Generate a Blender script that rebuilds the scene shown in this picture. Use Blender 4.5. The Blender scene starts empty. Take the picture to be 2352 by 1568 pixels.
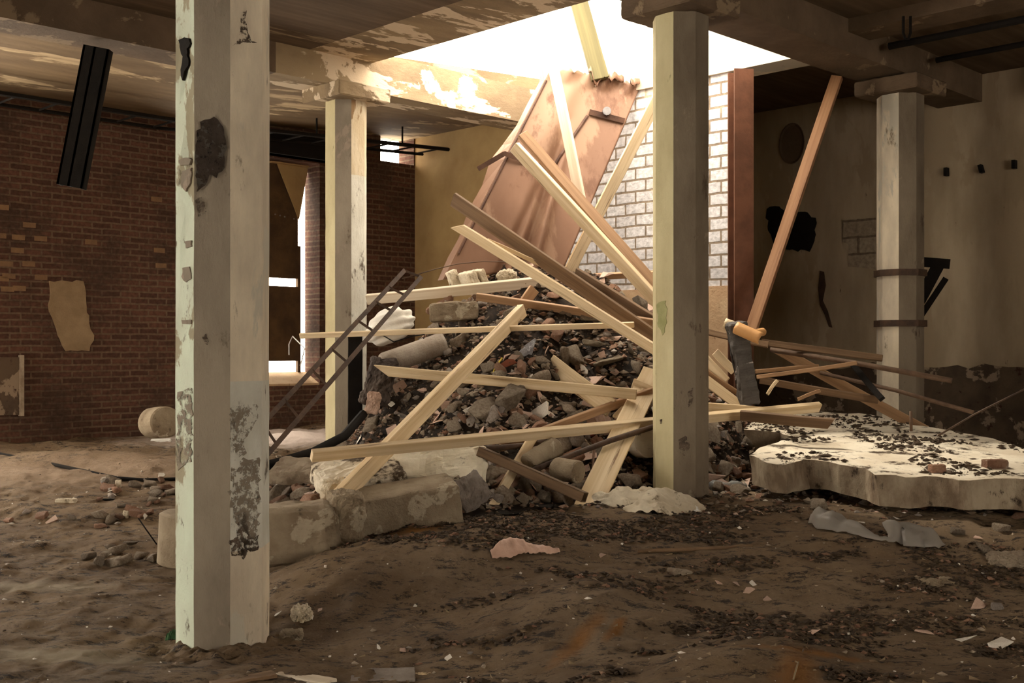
import bpy, bmesh, math, random
import numpy as np
from mathutils import Vector, Matrix, noise as mn
sc = bpy.context.scene
C = sc.collection
# ---------------------------------------------------------------- camera, sky, sun, exposure
F, HOR, EYE = 2600.0, 800.0, 1.5          # focal length in pixels, horizon row, eye height
cam_d = bpy.data.cameras.new('camera'); cam = bpy.data.objects.new('camera', cam_d); C.objects.link(cam)
cam.location = (0, 0, EYE); cam.rotation_euler = (math.pi/2, 0, 0)
cam_d.sensor_width = 36; cam_d.lens = 36*F/2352; cam_d.shift_y = (HOR-784)/2352
cam_d.clip_start = .05; cam_d.clip_end = 200
sc.camera = cam
w = bpy.data.worlds.new('sky'); sc.world = w; w.use_nodes = True
w.node_tree.nodes['Background'].inputs[0].default_value = (1, .90, .75, 1)
w.node_tree.nodes['Background'].inputs[1].default_value = 12.0
def ST(s, t, z=0): return Vector(((s-t)*.70710678, (s+t)*.70710678, z))
sun_d = bpy.data.lights.new('sun', 'SUN'); sun_d.energy = 3.2; sun_d.angle = math.radians(9); sun_d.color = (1, .9, .74)
sun = bpy.data.objects.new('sun', sun_d); C.objects.link(sun)
sun.rotation_euler = ST(.02, -.7, -1).to_track_quat('-Z', 'Y').to_euler(); sun.location = (0, 9, 12)
vs = sc.view_settings; vs.view_transform = 'Standard'; vs.look = 'None'; vs.gamma = 1; vs.use_curve_mapping = False
vs.exposure = 0.1
sc.cycles.max_bounces = 8; sc.cycles.diffuse_bounces = 5; sc.cycles.sample_clamp_indirect = 4
sc.cycles.use_denoising = True
random.seed(7)
R = random.uniform
def P(px, py, d): return Vector(((px-1176)/F*d, d, EYE+(HOR-py)/F*d))
rad = math.radians
# ---------------------------------------------------------------- materials
def mat(name, base, alt=None, scale=3, rough=.85, bump=.3, bscale=None, spots=None, spot_t=.6, spot_s=4, stretch=(1,1,1),
        metal=0, dark=None, dark_t=.62, dark_s=12, obj_rand=0, patch=None, patch_t=.55, patch_s=1.5, coord='Object', detail=8, bd=.02, bands=0, speck=None):
    m = bpy.data.materials.new(name); m.use_nodes = True; N = m.node_tree.nodes; L = m.node_tree.links
    bs = N['Principled BSDF']; bs.inputs['Roughness'].default_value = rough; bs.inputs['Metallic'].default_value = metal
    bs.inputs['Specular IOR Level'].default_value = .25
    tc = N.new('ShaderNodeTexCoord'); mp = N.new('ShaderNodeMapping'); mp.inputs['Scale'].default_value = stretch
    L.new(tc.outputs[coord], mp.inputs[0])
    oi = N.new('ShaderNodeObjectInfo')
    if obj_rand:
        ad = N.new('ShaderNodeVectorMath'); ad.operation = 'ADD'; sc_ = N.new('ShaderNodeVectorMath'); sc_.operation='SCALE'
        cb = N.new('ShaderNodeCombineXYZ'); L.new(oi.outputs['Random'], cb.inputs[0]); L.new(oi.outputs['Random'], cb.inputs[1])
        L.new(cb.outputs[0], sc_.inputs[0]); sc_.inputs['Scale'].default_value = 37
        L.new(mp.outputs[0], ad.inputs[0]); L.new(sc_.outputs[0], ad.inputs[1]); vec = ad.outputs[0]
    else: vec = mp.outputs[0]
    def noise(s, d=detail, r=.6, dist=0):
        n = N.new('ShaderNodeTexNoise'); n.inputs['Scale'].default_value = s; n.inputs['Detail'].default_value = d
        n.inputs['Roughness'].default_value = r; n.inputs['Distortion'].default_value = dist; L.new(vec, n.inputs['Vector']); return n.outputs['Fac']
    def ramp(f, a, b):
        r = N.new('ShaderNodeMapRange'); r.inputs[1].default_value = a; r.inputs[2].default_value = b; r.clamp = True
        L.new(f, r.inputs[0]); return r.outputs[0]
    def mix(f, a, b):
        x = N.new('ShaderNodeMix'); x.data_type = 'RGBA'; L.new(f, x.inputs[0])
        for i, v in ((6, a), (7, b)):
            if isinstance(v, tuple): x.inputs[i].default_value = v+(1,)
            else: L.new(v, x.inputs[i])
        return x.outputs[2]
    alt = alt or tuple(c*.7 for c in base)
    col = mix(ramp(noise(scale), .38, .62), base, alt)
    h = noise(bscale or scale*8, 10, .7)
    if patch: pf = ramp(noise(patch_s, 9, .62, .3), patch_t-.012, patch_t+.012); col = mix(pf, col, patch)
    if spots: col = mix(ramp(noise(spot_s, 10, .75), spot_t-.03, spot_t+.03), col, spots)
    if dark: col = mix(ramp(noise(dark_s, 8, .7), dark_t-.02, dark_t+.05), col, dark)
    if bands:
        wv = N.new('ShaderNodeTexWave'); wv.inputs['Scale'].default_value = bands; wv.inputs['Distortion'].default_value = 3
        wv.inputs['Detail'].default_value = 4; wv.bands_direction = 'Y'; L.new(vec, wv.inputs['Vector'])
        col = mix(ramp(wv.outputs['Fac'], .0, 3.2), col, alt)
    if obj_rand:
        hs = N.new('ShaderNodeHueSaturation'); L.new(col, hs.inputs['Color'])
        rr = N.new('ShaderNodeMapRange'); rr.inputs[3].default_value = 1-obj_rand; rr.inputs[4].default_value = 1+obj_rand
        L.new(oi.outputs['Random'], rr.inputs[0]); L.new(rr.outputs[0], hs.inputs['Value']); col = hs.outputs[0]
    L.new(col, bs.inputs['Base Color'])
    if speck: L.new(ramp(noise(speck[0], 10, .8), speck[1]-.02, speck[1]+.02), bs.inputs['Alpha'])
    if bump:
        b = N.new('ShaderNodeBump'); b.inputs['Strength'].default_value = bump; b.inputs['Distance'].default_value = bd
        L.new(h, b.inputs['Height']); L.new(b.outputs[0], bs.inputs['Normal'])
    return m

def brick_mat(name, c1, c2, mortar, bw, bh, rot, ms=.012, spots=None, spot_t=.6, spot_s=1.2, extra=None, extra_t=.8, bump=.6):
    m = bpy.data.materials.new(name); m.use_nodes = True; N = m.node_tree.nodes; L = m.node_tree.links
    bs = N['Principled BSDF']; bs.inputs['Roughness'].default_value = .9; bs.inputs['Specular IOR Level'].default_value = .2
    tc = N.new('ShaderNodeTexCoord'); mp = N.new('ShaderNodeMapping')
    mp.inputs['Rotation'].default_value = rot
    L.new(tc.outputs['Object'], mp.inputs[0])
    nz = N.new('ShaderNodeTexNoise'); nz.inputs['Scale'].default_value = 5; nz.inputs['Detail'].default_value = 6; L.new(mp.outputs[0], nz.inputs['Vector'])
    ds = N.new('ShaderNodeVectorMath'); ds.operation = 'MULTIPLY_ADD'; ds.inputs[1].default_value = (.022,)*3
    L.new(nz.outputs['Color'], ds.inputs[0]); L.new(mp.outputs[0], ds.inputs[2])
    b = N.new('ShaderNodeTexBrick'); L.new(ds.outputs[0], b.inputs['Vector'])
    b.inputs['Scale'].default_value = 1; b.inputs['Brick Width'].default_value = bw; b.inputs['Row Height'].default_value = bh
    b.inputs['Mortar Size'].default_value = ms; b.inputs['Mortar Smooth'].default_value = .3
    b.inputs['Color1'].default_value = c1+(1,); b.inputs['Color2'].default_value = c2+(1,); b.inputs['Mortar'].default_value = mortar+(1,)
    b.inputs['Bias'].default_value = -.1; b.offset = .5
    def mix(f, a, bb):
        x = N.new('ShaderNodeMix'); x.data_type = 'RGBA'; L.new(f, x.inputs[0]); L.new(a, x.inputs[6]); x.inputs[7].default_value = bb+(1,); return x.outputs[2]
    def rng(f, lo, hi):
        r = N.new('ShaderNodeMapRange'); r.inputs[1].default_value = lo; r.inputs[2].default_value = hi; L.new(f, r.inputs[0]); return r.outputs[0]
    col = b.outputs['Color']
    if spots:
        n2 = N.new('ShaderNodeTexNoise'); n2.inputs['Scale'].default_value = spot_s; n2.inputs['Detail'].default_value = 9; n2.inputs['Roughness'].default_value = .65
        L.new(mp.outputs[0], n2.inputs['Vector']); col = mix(rng(n2.outputs['Fac'], spot_t-.08, spot_t+.1), col, spots)
    n3 = N.new('ShaderNodeTexNoise'); n3.inputs['Scale'].default_value = 22; n3.inputs['Detail'].default_value = 8; L.new(mp.outputs[0], n3.inputs['Vector'])
    hs = N.new('ShaderNodeHueSaturation'); L.new(col, hs.inputs['Color']); L.new(rng(n3.outputs['Fac'], -.9, 1.5), hs.inputs['Value'])
    mv = N.new('ShaderNodeMath'); mv.operation = 'MULTIPLY_ADD'; L.new(n3.outputs['Fac'], mv.inputs[0]); mv.inputs[1].default_value = 1.3; mv.inputs[2].default_value = .35
    L.new(mv.outputs[0], hs.inputs['Value'])
    L.new(hs.outputs[0], bs.inputs['Base Color'])
    bp = N.new('ShaderNodeBump'); bp.inputs['Strength'].default_value = bump; bp.inputs['Distance'].default_value = .015
    sub = N.new('ShaderNodeMath'); sub.operation = 'MULTIPLY_ADD'; L.new(b.outputs['Fac'], sub.inputs[0]); sub.inputs[1].default_value = -1; L.new(n3.outputs['Fac'], sub.inputs[2])
    L.new(sub.outputs[0], bp.inputs['Height']); L.new(bp.outputs[0], bs.inputs['Normal'])
    return m
RB = (math.pi/2, 0, math.pi/4)      # not used directly: see below
M = {}
# wall meshes are built in a local frame (x along the wall, z up) -> rotate -90 about x so that y = height
M['brick_red'] = brick_mat('old_red_brick', (.07, .032, .022), (.12, .055, .035), (.13, .085, .055), .25, .077, (-math.pi/2, 0, 0), .014, spots=(.055, .032, .022), spot_t=.56, spot_s=.9)
M['brick_white'] = brick_mat('white_lime_brick', (.50, .485, .49), (.42, .40, .405), (.19, .145, .105), .27, .122, (-math.pi/2, 0, 0), .013, spots=(.56, .47, .34), spot_t=.66, spot_s=1.6, bump=.5)
M['brick_overlit'] = brick_mat('overlit_white_brick', (.95, .93, .9), (.93, .88, .84), (.9, .86, .8), .27, .122, (-math.pi/2, 0, 0), .01, bump=.2)  # white brick with the glare above the roof painted into its colour
M['brick_patch'] = brick_mat('brick_infill', (.33, .26, .18), (.28, .21, .14), (.17, .12, .08), .4, .2, (-math.pi/2, 0, 0), .014)
M['tan'] = mat('tan_plaster', (.40, .27, .12), (.30, .19, .08), 1.2, patch=(.34, .2, .085), patch_t=.58, patch_s=.8, bump=.15)
M['tan_low'] = mat('ochre_base_plaster', (.5, .36, .22), (.4, .26, .15), 2.5, bump=.4, dark=(.2, .11, .06))
M['wall_back'] = mat('stained_render', (.46, .36, .24), (.32, .24, .15), 1.1, patch=(.36, .27, .17), patch_t=.55, patch_s=.9, stretch=(1.6, 1, .5), dark=(.14, .09, .05), dark_t=.66, dark_s=7, bump=.35)
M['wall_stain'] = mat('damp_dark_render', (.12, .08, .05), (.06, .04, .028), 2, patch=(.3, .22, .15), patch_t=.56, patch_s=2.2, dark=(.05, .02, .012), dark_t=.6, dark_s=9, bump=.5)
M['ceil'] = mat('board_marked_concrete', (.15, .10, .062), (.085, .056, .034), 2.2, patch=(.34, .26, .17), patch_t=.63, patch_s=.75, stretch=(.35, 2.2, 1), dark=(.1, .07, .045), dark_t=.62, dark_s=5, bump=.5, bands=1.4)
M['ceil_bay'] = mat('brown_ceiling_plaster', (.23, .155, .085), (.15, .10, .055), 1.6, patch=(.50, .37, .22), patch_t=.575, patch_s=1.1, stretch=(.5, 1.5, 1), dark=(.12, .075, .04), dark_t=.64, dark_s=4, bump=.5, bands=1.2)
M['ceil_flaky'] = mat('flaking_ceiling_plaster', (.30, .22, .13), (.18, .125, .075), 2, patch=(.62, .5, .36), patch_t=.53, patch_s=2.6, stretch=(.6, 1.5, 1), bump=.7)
M['beam'] = mat('beam_concrete', (.15, .10, .062), (.10, .066, .04), 2.5, patch=(.24, .17, .105), patch_t=.6, patch_s=2, bump=.5)
M['col_grey'] = mat('column_concrete', (.33, .275, .21), (.22, .18, .135), 2.2, stretch=(1, 1, .45), dark=(.12, .085, .055), dark_t=.63, dark_s=4.5, patch=(.32, .25, .19), patch_t=.6, patch_s=2.2, bump=.55, bscale=30)
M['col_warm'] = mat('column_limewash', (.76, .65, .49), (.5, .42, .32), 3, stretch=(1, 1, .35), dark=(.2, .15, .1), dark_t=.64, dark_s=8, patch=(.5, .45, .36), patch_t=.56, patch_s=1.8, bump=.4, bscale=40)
M['col_flake'] = mat('column_flaked_paint', (.68, .66, .58), (.55, .52, .44), 4, stretch=(1, 1, .45), dark=(.13, .10, .075), dark_t=.585, dark_s=6, bump=.6, bscale=40)
M['col_green'] = mat('column_pale_green_paint', (.66, .74, .60), (.6, .64, .52), 3, stretch=(1, 1, .6), patch=(.36, .32, .22), patch_t=.555, patch_s=3.2, dark=(.15, .13, .09), dark_t=.64, dark_s=9, bump=.5)
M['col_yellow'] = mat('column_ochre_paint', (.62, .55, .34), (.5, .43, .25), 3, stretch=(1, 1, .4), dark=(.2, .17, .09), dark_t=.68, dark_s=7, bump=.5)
M['col_peel'] = mat('column_peeling', (.68, .6, .46), (.52, .42, .28), 4, stretch=(1, 1, .4), patch=(.27, .17, .09), patch_t=.555, patch_s=3.2, bump=.7)
M['floor'] = None
M['white_plaster'] = mat('white_plaster', (.72, .64, .5), (.55, .46, .33), 3, dark=(.2, .15, .095), dark_t=.6, dark_s=9, bump=.6)
M['plaster_bright'] = mat('bright_plaster', (.86, .79, .64), (.74, .66, .5), 3, patch=(.42, .33, .23), patch_t=.64, patch_s=3, dark=(.2, .15, .1), dark_t=.67, dark_s=7, bump=.6)
M['slab_top'] = mat('littered_slab_top', (.74, .67, .54), (.62, .53, .4), 3, stretch=(1, 1, 1), dark=(.07, .045, .025), dark_t=.55, dark_s=5, bump=.8, bscale=20)
M['slab_side'] = mat('broken_concrete_side', (.42, .34, .24), (.2, .14, .09), 5, stretch=(1, 1, .6), dark=(.06, .04, .025), dark_t=.6, dark_s=6, bump=1)
M['concrete'] = mat('rubble_concrete', (.42, .34, .25), (.27, .2, .14), 6, dark=(.1, .07, .045), dark_t=.64, dark_s=9, bump=1, obj_rand=.3)
M['block'] = mat('beige_block', (.42, .335, .23), (.25, .185, .12), 2.6, patch=(.47, .39, .28), patch_t=.58, patch_s=3, dark=(.12, .085, .05), dark_t=.61, dark_s=6, bump=1.1, bscale=18, bd=.03)
M['brickchunk'] = mat('brick_chunk', (.26, .13, .08), (.34, .2, .13), 9, patch=(.4, .32, .25), patch_t=.62, patch_s=7, bump=.8, obj_rand=.35)
M['tile'] = mat('pinkish_tile', (.52, .36, .28), (.44, .3, .23), 9, rough=.65, bump=.2, obj_rand=.25)
M['tile_white'] = mat('pale_tile', (.74, .68, .6), (.62, .56, .48), 9, rough=.5, bump=.2, obj_rand=.15)
M['stone'] = mat('grey_shard', (.33, .28, .24), (.22, .18, .15), 9, bump=.6, obj_rand=.3)
M['rubble'] = mat('rubble_matrix', (.085, .052, .031), (.03, .018, .011), 9, patch=(.25, .17, .11), patch_t=.6, patch_s=11, bump=1.5, bscale=30, bd=.06)
M['gravel'] = mat('gravel_bits', (.16, .11, .07), (.08, .052, .033), 5, bump=.5, coord='Object')
M['litter'] = mat('dark_litter', (.035, .022, .013), (.07, .045, .025), 8, bump=.4)
M['straw'] = mat('dry_straw', (.26, .19, .11), (.14, .09, .055), 8, bump=.2)
M['pine'] = mat('pine_wood', (.74, .59, .39), (.60, .44, .25), 2.5, stretch=(.25, 9, 9), rough=.6, dark=(.22, .12, .06), dark_t=.62, dark_s=2.6, bump=.35, bscale=5, obj_rand=.1)
M['pine_pale'] = mat('weathered_pale_pine', (.72, .63, .5), (.58, .47, .34), 2.5, stretch=(.25, 9, 9), rough=.65, dark=(.4, .28, .17), dark_t=.72, dark_s=2.2, bump=.25, bscale=5, obj_rand=.06)
M['pine_orange'] = mat('orange_timber', (.40, .24, .13), (.29, .165, .085), 2.5, stretch=(.25, 9, 9), rough=.6, dark=(.12, .06, .03), dark_t=.67, dark_s=2.5, bump=.3, bscale=5, obj_rand=.1)
M['pine_brown'] = mat('brown_timber', (.19, .115, .062), (.12, .07, .037), 2.5, stretch=(.25, 9, 9), rough=.7, dark=(.1, .06, .03), dark_t=.66, dark_s=2.5, bump=.3, bscale=5, obj_rand=.15)
M['post'] = mat('reddish_post_wood', (.30, .155, .075), (.21, .10, .045), 2.5, stretch=(.25, 9, 9), rough=.6, dark=(.08, .04, .02), dark_t=.64, dark_s=2.5, bump=.3, bscale=5)
M['olive'] = mat('olive_timber', (.13, .11, .045), (.09, .075, .03), 2.5, stretch=(.25, 9, 9), rough=.6, bump=.3, bscale=5)
M['bark'] = mat('grey_split_bark', (.16, .14, .13), (.1, .09, .08), 5, stretch=(.4, 4, 4), patch=(.62, .58, .56), patch_t=.62, patch_s=3, bump=1.5, bscale=9)
M['rust'] = mat('brown_rusted_steel', (.12, .046, .022), (.08, .03, .014), 5, rough=.7, bump=.3, dark=(.1, .035, .018), dark_t=.64)
M['rust_dark'] = mat('dark_rusty_iron', (.05, .03, .02), (.09, .05, .03), 8, rough=.6, bump=.4)
M['rust_pipe'] = mat('rusty_pipe', (.15, .09, .055), (.09, .052, .032), 8, rough=.6, bump=.4)
M['black'] = mat('black_iron', (.006, .0045, .0035), (.01, .007, .005), 8, rough=.95, bump=.2)
M['sheet'] = mat('salmon_sheet_metal', (.22, .122, .078), (.17, .09, .055), 1.6, rough=.5, patch=(.26, .155, .10), patch_t=.57, patch_s=.8, dark=(.13, .062, .036), dark_t=.6, dark_s=2.0, stretch=(1, 1, .5), bump=.08, metal=.1)
M['sheet_edge'] = mat('dark_sheet_rib', (.05, .024, .016), (.1, .05, .032), 6, rough=.6, bump=.3)
M['bolt'] = mat('grey_steel_bolt', (.2, .19, .19), (.14, .13, .13), 10, rough=.4, metal=.6)
M['cement'] = mat('grey_cement_pipe', (.42, .36, .3), (.3, .24, .19), 5, dark=(.1, .07, .05), dark_t=.66, bump=.6)
M['sack'] = mat('white_sack', (.85, .82, .76), (.74, .69, .6), 4, bump=.4, rough=.7)
M['dark_rubber'] = mat('dark_grey_felt', (.07, .055, .05), (.11, .085, .07), 3, bump=.4)
M['board_dark'] = mat('dark_window_board', (.05, .026, .013), (.09, .05, .02), 3, bump=.3)
M['red_brick'] = mat('red_brick_lump', (.3, .09, .045), (.24, .07, .035), 10, bump=.6)
M['foil'] = mat('white_scrap', (.85, .83, .78), (.75, .73, .68), 10, bump=.2, rough=.5)
M['yellow'] = mat('yellow_plastic', (.75, .6, .1), (.6, .48, .08), 10, bump=.1, rough=.5)
M['red_cloth'] = mat('red_rag', (.3, .1, .08), (.3, .06, .05), 10, bump=.4)
M['pink'] = mat('pink_plastic', (.72, .48, .37), (.55, .33, .24), 6, rough=.45, bump=.3)
M['moss'] = mat('moss_stain', (.3, .3, .13), (.38, .36, .18), 9, bump=.3)
M['leaf'] = mat('green_leaf', (.05, .12, .05), (.03, .08, .03), 10, bump=.3)
M['glaze'] = mat('grey_glaze', (.35, .34, .35), (.2, .19, .2), 7, rough=.3, bump=.3, patch=(.62, .62, .66), patch_t=.6, patch_s=5)
def clear_mat(name, col, a, rough=.15):
    m = bpy.data.materials.new(name); m.use_nodes = True; b = m.node_tree.nodes['Principled BSDF']
    b.inputs['Base Color'].default_value = col+(1,); b.inputs['Roughness'].default_value = rough
    b.inputs['Transmission Weight'].default_value = a; b.inputs['IOR'].default_value = 1.2
    return m
M['bottle'] = clear_mat('clear_bottle_plastic', (.92, .95, .95), .75, .08)
M['film'] = clear_mat('milky_plastic_film', (.42, .38, .33), .5, .3)
# ground: brown earth with litter, ochre stains
def ground_mat():
    m = bpy.data.materials.new('earth_floor'); m.use_nodes = True; N = m.node_tree.nodes; L = m.node_tree.links
    bs = N['Principled BSDF']; bs.inputs['Roughness'].default_value = .9; bs.inputs['Specular IOR Level'].default_value = .3
    tc = N.new('ShaderNodeTexCoord')
    def noise(s, d=8, r=.6, st=None, off=(0,0,0)):
        mp = N.new('ShaderNodeMapping'); mp.inputs['Scale'].default_value = st or (1,1,1); mp.inputs['Location'].default_value = off
        L.new(tc.outputs['Object'], mp.inputs[0]); n = N.new('ShaderNodeTexNoise'); n.inputs['Scale'].default_value = s
        n.inputs['Detail'].default_value = d; n.inputs['Roughness'].default_value = r; L.new(mp.outputs[0], n.inputs['Vector']); return n.outputs['Fac']
    def rng(f, lo, hi):
        r = N.new('ShaderNodeMapRange'); r.inputs[1].default_value = lo; r.inputs[2].default_value = hi; L.new(f, r.inputs[0]); return r.outputs[0]
    def mix(f, a, b):
        x = N.new('ShaderNodeMix'); x.data_type = 'RGBA'; L.new(f, x.inputs[0])
        for i, v in ((6, a), (7, b)):
            if isinstance(v, tuple): x.inputs[i].default_value = v+(1,)
            else: L.new(v, x.inputs[i])
        return x.outputs[2]
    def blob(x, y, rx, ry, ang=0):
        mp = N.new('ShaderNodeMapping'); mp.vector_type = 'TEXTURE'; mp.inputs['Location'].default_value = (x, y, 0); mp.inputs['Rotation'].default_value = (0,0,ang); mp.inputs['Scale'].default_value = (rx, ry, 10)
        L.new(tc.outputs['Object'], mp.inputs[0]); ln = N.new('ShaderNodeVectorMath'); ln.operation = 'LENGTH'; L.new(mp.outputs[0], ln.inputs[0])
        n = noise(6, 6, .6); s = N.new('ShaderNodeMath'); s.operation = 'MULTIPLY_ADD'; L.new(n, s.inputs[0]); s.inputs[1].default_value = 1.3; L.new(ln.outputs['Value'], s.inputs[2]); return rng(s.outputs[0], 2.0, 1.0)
    col = mix(rng(noise(1.6), .35, .65), (.225, .148, .08), (.135, .083, .043))
    col = mix(rng(noise(.7, 6, .6, None, (5,2,0)), .5, .62), col, (.24, .165, .098))
    col = mix(rng(noise(24, 8, .75), .60, .72), col, (.32, .24, .155))                 # grit
    col = mix(rng(noise(9, 10, .85, (.7, 1.5, 1), (3,8,0)), .53, .57), col, (.035, .022, .013))   # damp crumbs
    for x, y, rx, ry, a in ((1.22, 4.85, .10, .34, -.3), (.33, 5.6, .055, .30, -.45), (.52, 5.7, .03, .16, -.4), (-.62, 7.45, .18, .1, .3), (1.38, 5.2, .30, .06, .1)):
        col = mix(blob(x, y, rx, ry, a), col, (.27, .12, .028))
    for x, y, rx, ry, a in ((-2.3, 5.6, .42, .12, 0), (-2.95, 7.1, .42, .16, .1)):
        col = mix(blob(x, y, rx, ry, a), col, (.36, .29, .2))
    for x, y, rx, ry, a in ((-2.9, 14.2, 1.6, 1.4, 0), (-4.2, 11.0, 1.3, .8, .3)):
        col = mix(blob(x, y, rx, ry, a), col, (.58, .48, .42) if y > 13 else (.34, .24, .16))  # far pale blob paints the window's sun patch into the floor
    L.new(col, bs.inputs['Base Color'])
    b = N.new('ShaderNodeBump'); b.inputs['Strength'].default_value = .9; b.inputs['Distance'].default_value = .03
    L.new(noise(22, 12, .75), b.inputs['Height']); b2 = N.new('ShaderNodeBump'); b2.inputs['Strength'].default_value = .7; b2.inputs['Distance'].default_value = .08
    L.new(noise(4.5, 8, .6), b2.inputs['Height']); L.new(b.outputs[0], b2.inputs['Normal']); L.new(b2.outputs[0], bs.inputs['Normal'])
    return m
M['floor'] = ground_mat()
# ---------------------------------------------------------------- mesh helpers
class MB:
    def __init__(s): s.v = []; s.f = []; s.m = []
    def add(s, vs, fs, mi=0):
        o = len(s.v); s.v += [tuple(v) for v in vs]; s.f += [tuple(i+o for i in f) for f in fs]; s.m += [mi]*len(fs); return s
    def box8(s, c, mi=0):      # 4 bottom corners then 4 top corners
        return s.add(c, [(0,3,2,1), (4,5,6,7), (0,1,5,4), (1,2,6,5), (2,3,7,6), (3,0,4,7)], mi)
    def box(s, x0, x1, y0, y1, z0, z1, mi=0):
        return s.box8([(x0,y0,z0),(x1,y0,z0),(x1,y1,z0),(x0,y1,z0),(x0,y0,z1),(x1,y0,z1),(x1,y1,z1),(x0,y1,z1)], mi)
    def tube(s, pts, r, n=8, mi=0, caps=True):
        pts = [Vector(p) for p in pts]; rs = r if isinstance(r, (list, tuple)) else [r]*len(pts); vs = []; fs = []
        for i, p in enumerate(pts):
            a = (pts[min(i+1, len(pts)-1)]-pts[max(i-1, 0)]).normalized()
            u = a.orthogonal().normalized() if i == 0 else (u - a*u.dot(a)).normalized()
            v = a.cross(u)
            for k in range(n):
                t = 2*math.pi*k/n; vs.append(p+(u*math.cos(t)+v*math.sin(t))*rs[i])
        for i in range(len(pts)-1):
            for k in range(n): fs.append((i*n+k, i*n+(k+1) % n, (i+1)*n+(k+1) % n, (i+1)*n+k))
        if caps: fs += [tuple(range(n))[::-1], tuple((len(pts)-1)*n+k for k in range(n))]
        return s.add(vs, fs, mi)
    def build(s, name, mats, parent=None, matrix=None, smooth=False, center=True):
        me = bpy.data.meshes.new(name)
        vs = s.v
        off = Vector((0,0,0))
        if matrix is None and center and parent is None:
            a = np.array(vs); off = Vector(((a[:,0].min()+a[:,0].max())/2, (a[:,1].min()+a[:,1].max())/2, a[:,2].min()))
            vs = [tuple(Vector(v)-off) for v in vs]
        me.from_pydata(vs, [], s.f)
        for m in (mats if isinstance(mats, (list, tuple)) else [mats]): me.materials.append(m)
        me.polygons.foreach_set('material_index', s.m)
        if smooth: me.polygons.foreach_set('use_smooth', [True]*len(me.polygons))
        me.validate(); me.update()
        o = bpy.data.objects.new(name, me); C.objects.link(o)
        if parent is not None:
            o.parent = parent
            o.matrix_parent_inverse = parent_inv(parent)
        if matrix is not None: o.matrix_basis = matrix
        elif parent is None: o.location = off
        return o
def parent_inv(p):
    return Matrix.LocRotScale(p.location, p.rotation_euler.to_quaternion() if p.rotation_mode != 'QUATERNION' else p.rotation_quaternion, p.scale).inverted()
def tag(o, label=None, cat=None, group=None, kind=None):
    if label: o['label'] = label
    if cat: o['category'] = cat
    if group: o['group'] = group
    if kind: o['kind'] = kind
    return o
def empty(name, loc, label, cat, group=None):
    o = bpy.data.objects.new(name, None); C.objects.link(o); o.location = loc; o.empty_display_size = .1
    return tag(o, label, cat, group)
def bevel(o, w_=.01, seg=1, ang=40):
    m = o.modifiers.new('bevel', 'BEVEL'); m.width = w_; m.segments = seg; m.limit_method = 'ANGLE'; m.angle_limit = rad(ang); return o
def roughen2(o, levels, amp, size):
    m = o.modifiers.new('sub', 'SUBSURF'); m.levels = m.render_levels = levels; m.subdivision_type = 'SIMPLE'
    for i, (sc_, am, ty) in enumerate(((size, amp, 'CLOUDS'), (size*.22, amp*.45, 'CLOUDS'), (size*.8, amp*.3, 'VORONOI'))):
        t = bpy.data.textures.new(o.name+str(i), ty); t.noise_scale = sc_
        if ty == 'CLOUDS': t.noise_depth = 3
        d = o.modifiers.new('disp', 'DISPLACE'); d.texture = t; d.strength = am*2; d.mid_level = .5; d.texture_coords = 'LOCAL'
def roughen(o, levels=2, amp=.02, size=.15, simple=True, depth=3):
    if levels >= 3: roughen2(o, levels+1, amp, size); return o
    m = o.modifiers.new('sub', 'SUBSURF'); m.levels = m.render_levels = levels; m.subdivision_type = 'SIMPLE' if simple else 'CATMULL_CLARK'
    t = bpy.data.textures.new(o.name, 'CLOUDS'); t.noise_scale = size; t.noise_depth = depth
    d = o.modifiers.new('disp', 'DISPLACE'); d.texture = t; d.strength = amp*2; d.mid_level = .5; d.texture_coords = 'LOCAL'; return o
# local frames of the room: s runs to the right and away, t to the left and away
MS = Matrix.Rotation(math.pi/4, 4, 'Z')                       # local x = s, local y = t
def cells(x0, x1, y0, y1, holes):
    xs = sorted({x0, x1} | {h[i] for h in holes for i in (0, 1)}); ys = sorted({y0, y1} | {h[i] for h in holes for i in (2, 3)})
    for a, b in zip(xs, xs[1:]):
        for c, d in zip(ys, ys[1:]):
            if not any(h[0] <= (a+b)/2 <= h[1] and h[2] <= (c+d)/2 <= h[3] for h in holes): yield a, b, c, d
def wall_t(name, t0, t1, s0, s1, z0, z1, m, holes=(), parent=None, kind='structure'):   # runs along s
    mb = MB()
    for a, b, c, d in cells(s0, s1, z0, z1, holes): mb.box(a, b, 0, t1-t0, c, d)
    o = mb.build(name, m, matrix=MS @ Matrix.Translation((0, t0, 0)))
    if kind: o['kind'] = kind
    return o
MT = Matrix.Rotation(math.pi/4+math.pi/2, 4, 'Z')             # local x = t, local y = -s
def wall_s(name, s0, s1, t0, t1, z0, z1, m, holes=(), kind='structure'):                # runs along t
    mb = MB()
    for a, b, c, d in cells(t0, t1, z0, z1, holes): mb.box(a, b, -(s1-s0), 0, c, d)
    o = mb.build(name, m, matrix=MT @ Matrix.Translation((0, -s0, 0)))
    if kind: o['kind'] = kind
    return o
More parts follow.
